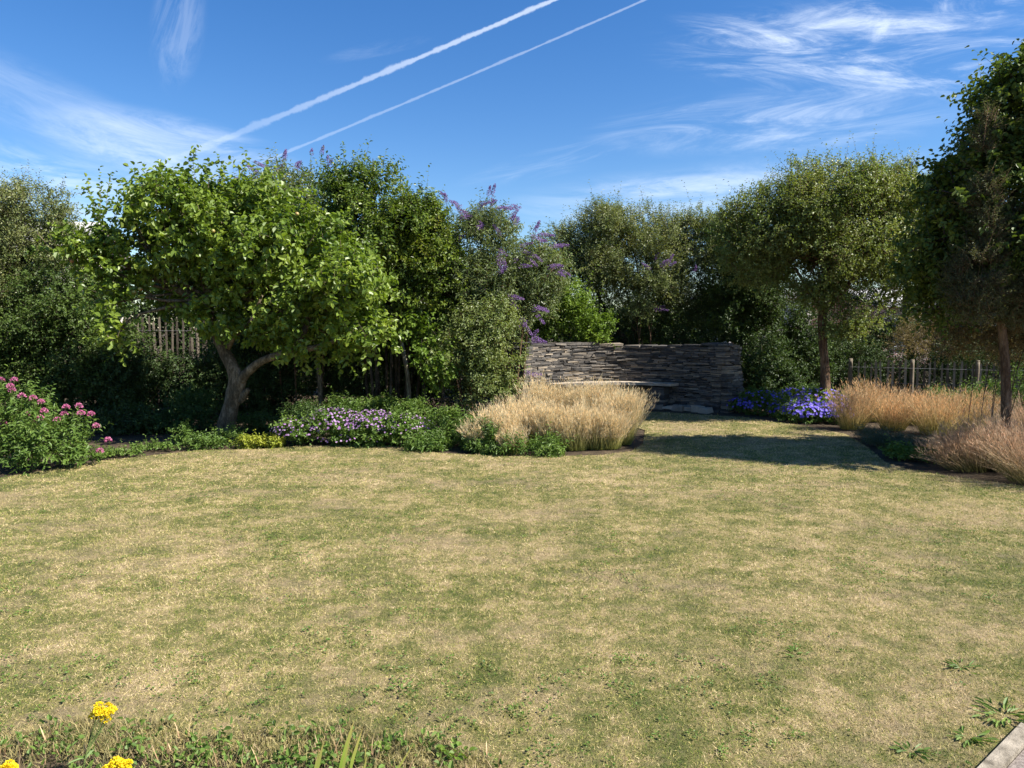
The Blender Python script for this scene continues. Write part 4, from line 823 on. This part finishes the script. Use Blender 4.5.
for i, (x, y, H, R, n, lab, ln, mk) in enumerate(bg_): grass('bronze_grass', lab, x, y, H, R, n, mk, gb, 230+i, ln, .26 if mk == 'bronze' else .5, .0042, int(n*.35), spread=.32)
mound('catmint', 'low grey-green silvery mound in the shadow at the lawn edge on the right', 'plant', [B(890, 452, 26, 13, 9.7, .4), B(922, 459, 30, 15, 9.3, .4), B(872, 446, 12, 7, 10.2, .3)], 140, 'silver', 900, .04, .01, length=.16)
mound('bugle', 'small bright green leafy patch at the lawn edge below the silvery mound', 'plant', [B(905, 466, 20, 7, 8.8, .2), B(935, 471, 20, 8, 8.6, .22), B(968, 476, 20, 7, 8.45, .2), B(1000, 482, 24, 7, 8.2, .2)], 141, 'perennial', 520, .055, .03, length=.1)
mound('hardy_fern', 'green foliage at the foot of the low fence behind the slim trunk', 'plant', [B(985, 405, 30, 22, 11.6, .4), B(1025, 400, 30, 28, 11.4, .4), B(955, 400, 24, 14, 12.2, .4)], 142, 'perennial', 600, .06, .018, length=.2)
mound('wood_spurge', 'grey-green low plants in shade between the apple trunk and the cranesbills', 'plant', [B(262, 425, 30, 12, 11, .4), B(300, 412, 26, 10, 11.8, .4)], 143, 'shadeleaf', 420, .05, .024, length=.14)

# ------------------------------------------------------------------ FOREGROUND
rng = np.random.default_rng(301)
mb = MB(); n = 20000; X = rng.uniform(-4.2, .05, n); lim = np.interp(X, [-4.2, -2, -1.2, -.35, -.1, .05], [2.86, 2.80, 2.77, 2.72, 2.62, 2.3])+.04*np.sin(X*7)+.03*np.sin(X*17); Y = lim-np.abs(rng.normal(size=n))*.20+.05
p = np.stack([X, Y, np.zeros(n)], 1); d = rng.normal(size=(n, 3))*.4+np.array([0, 0, 1.]); h = rng.uniform(.015, .06, n)*(.6+.8*vnoise(p*4.))
strips(mb, p, d, h, rng.uniform(.0018, .0042, n), rng.normal(size=(n, 3))*.3+np.array([0, 0, -.15]), 3, rng.random(n))
struct(mb.build('rough_grass', M['rough']), 'stuff', 'strip of dry brown stems and unmown grass along the near bed edge', 'grass')
mb = MB(); n = 3600; X = rng.uniform(-4.2, 0.02, n); lim = np.interp(X, [-4.2, -2, -1.2, -.35, -.1, .05], [2.88, 2.82, 2.79, 2.74, 2.64, 2.3]); p = np.stack([X, lim+.05-rng.random(n)**.8*.42, rng.uniform(.005, .05, n)], 1); p = p[vnoise(p*np.array([9., 9, 1])) > .42]; n = len(p)
leaves(mb, p, rng.normal(size=(n, 3))+[0, 0, .4], rng.normal(size=(n, 3))*.5+[0, 0, 1], rng.uniform(.015, .035, n), rng.uniform(.01, .022, n), rng.random(n), 0, 6)
struct(mb.build('bed_weeds', M['perennial']), 'stuff', 'small green weeds mixed through the dry strip at the near bed edge', 'weeds')
mb = MB(); n = 380; X = rng.uniform(-4.2, .0, n); p = np.stack([X, 2.74-.22*rng.random(n)-.1*(X > -.4), np.zeros(n)], 1)
strips(mb, p, rng.normal(size=(n, 3))*.22+np.array([0, 0, 1.]), rng.uniform(.03, .11, n), rng.uniform(.003, .008, n), rng.normal(size=(n, 3))*.15+np.array([0, 0, -.05]), 4, rng.random(n), prof=lambda t: 1-.7*t)
struct(mb.build('dead_stems', M['dead']), 'stuff', 'thin reddish-brown dead stems standing in the near bed strip', 'dead stems')
def ragwort(label, head, base, seed, R=.05):
    rng = np.random.default_rng(seed); o = thing('golden_rod', label, 'flower', (base[0], base[1], 0), 'yellow flowers at the near bed edge'); sm = MB(); lm = MB(); hm = MB()
    fork = np.array([base[0]*.55+head[0]*.45, base[1]*.6+head[1]*.4, head[2]*.62])
    tube(sm, [np.array([base[0], base[1], -.01]), (base+fork)/2+[.004, 0, .01], fork], [.004, .0035, .003], 6, .02, .5, 0, 3)
    tips = []
    for i in range(15):
        a = rng.random()*6.28; q = math.sqrt(rng.random()); tip = head+np.array([math.cos(a)*q*R, math.sin(a)*q*R*.8, rng.normal()*.010-.012*q]); tips.append(tip)
        tube(sm, [fork, fork*.35+tip*.65+[0, 0, -.006], tip], [.002, .0016, .001], 4, 0, .5, 0, 2)
    for c in tips:
        n = 42; u = nrm(rng.normal(size=(n, 3))); u[:, 2] = np.abs(u[:, 2])-.1
        leaves(hm, c+u*.011, u+rng.normal(size=(n, 3))*.3, rng.normal(size=(n, 3))+[0, 0, .6], .009, .007, rng.random(n), 0, 6)
    k = 14; tt = rng.random((k, 1))*.95+.03; bp = base*(1-tt)+fork*tt; bp[:, 2] = fork[2]*tt[:, 0]
    leaves(lm, bp, rng.normal(size=(k, 3))*[1, 1, .3]+[0, 0, .3], np.tile([0, 0, 1.], (k, 1)), rng.uniform(.03, .06, k), .012, rng.random(k))
    sm.build('stem', M['stem'], o, True); lm.build('leaves', M['perennial'], o); hm.build('flower_head', M['yellow'], o)
h1 = P(103, 709, 2.47); ragwort('yellow flat-topped flower cluster on a leaning green stem, the upper of two', h1, np.array([P(76, 760, 2.32)[0], 2.30, 0]), 401, .036)
h2 = P(117, 766, 2.28); ragwort('lower yellow flower cluster half cut off by the bottom edge', h2, np.array([h2[0]-.05, 2.16, 0]), 402, .036)
h3 = P(8, 766, 2.34); ragwort('tiny yellow flower cluster at the bottom left corner', h3, np.array([h3[0]-.03, 2.22, 0]), 403, .016)
def sword(name, label, cat, blades_, matk, base):
    o = thing(name, label, cat, (base[0], base[1], 0)); mb = MB()
    for (x0, y0, x1, y1, Y, wd, r) in blades_:
        a = P(x0, y0, Y); a = np.array([a[0], a[1], 0.]); e = P(x1, y1, Y+.04); L = np.linalg.norm(e-a)
        strips(mb, a[None], (e-a)[None], L*1.03, wd, np.array([[.02, 0, -.04]]), 7, r, prof=lambda t: (1-t**3)*(.8+.3*t))
    mb.build('blades', M[matk], o)
b0 = G(345, 800); sword('iris', 'pair of sword-shaped yellow-green iris leaves rising at the bottom left of centre', 'plant', [(338, 800, 352, 722, 2.48, .020, .6), (341, 800, 360, 730, 2.38, .015, .9), (335, 800, 349, 735, 2.35, .012, .3)], 'iris', np.array([P(340, 790, 2.36)[0], 2.36, 0]))
sword('iris', 'browning iris leaf with green edge left of the pair at the bottom edge', 'plant', [(310, 800, 322, 742, 2.36, .015, .2), (306, 800, 318, 750, 2.34, .010, .1)], 'iris', np.array([P(308, 790, 2.36)[0], 2.36, 0]))
sword('iris', 'single iris leaf arching to the right beside the leafy weed at the bottom edge', 'plant', [(375, 800, 412, 742, 2.34, .010, .8), (362, 800, 365, 745, 2.34, .008, .3), (356, 800, 366, 755, 2.33, .013, .1)], 'iris', np.array([P(370, 790, 2.34)[0], 2.34, 0]))
def rosette(name, label, x, y, n, L, W, seed, matk='perennial', up=.35, R=.03, zz=.0):
    L, W = L*.72, W*.72
    rng = np.random.default_rng(seed); b = G(x, y); o = thing(name, label, 'weed', (b[0], b[1], 0), 'green weeds in the lawn'); mb = MB(); a = rng.random(n)*6.28
    d = np.stack([np.cos(a), np.sin(a), rng.uniform(.1, up*2, n)], 1); p = b+np.stack([np.cos(a)*R*rng.random(n), np.sin(a)*R*rng.random(n), zz*rng.random(n)+.006], 1)
    leaves(mb, p, d, np.tile([0, 0, 1.], (n, 1))+rng.normal(size=(n, 3))*.25, L*rng.uniform(.6, 1.2, n), W*rng.uniform(.7, 1.2, n), rng.random(n), 0, 6, .15, .2); mb.build('leaves', M[matk], o)
rosette('broadleaf_weed', 'broad round-leaved weed at the bottom edge just right of the iris leaves', 455, 762, 26, .035, .032, 501, 'laurel', .8, .07, .05)
rosette('broadleaf_weed', 'smaller round-leaved weed at the bottom edge under the arching iris leaf', 383, 758, 10, .03, .028, 502, 'laurel', .8, .03, .04)
rosette('dandelion', 'bright green dandelion patch nearest the path kerb at the right edge', 1003, 716, 46, .075, .018, 503, 'perennial', .3, .10, .01)
rosette('dandelion', 'low green weed rosette beside the kerb end, below the bright patch', 968, 738, 26, .06, .016, 504, 'perennial', .3, .06)
rosette('dandelion', 'dark green weed rosette near the bottom right corner left of the kerb', 912, 752, 24, .055, .016, 505, 'perennial', .3, .05)
rosette('dandelion', 'green weed rosette in the lawn further up from the kerb', 960, 668, 26, .06, .014, 506, 'perennial', .3, .07)
rosette('dandelion', 'faint green weed tuft in the right half of the lawn far from the kerb', 795, 655, 20, .05, .014, 507, 'perennial', .3, .06)
rosette('dandelion', 'small leafy weed tuft in the lawn near the bottom centre', 400, 690, 22, .04, .016, 508, 'perennial', .3, .07)
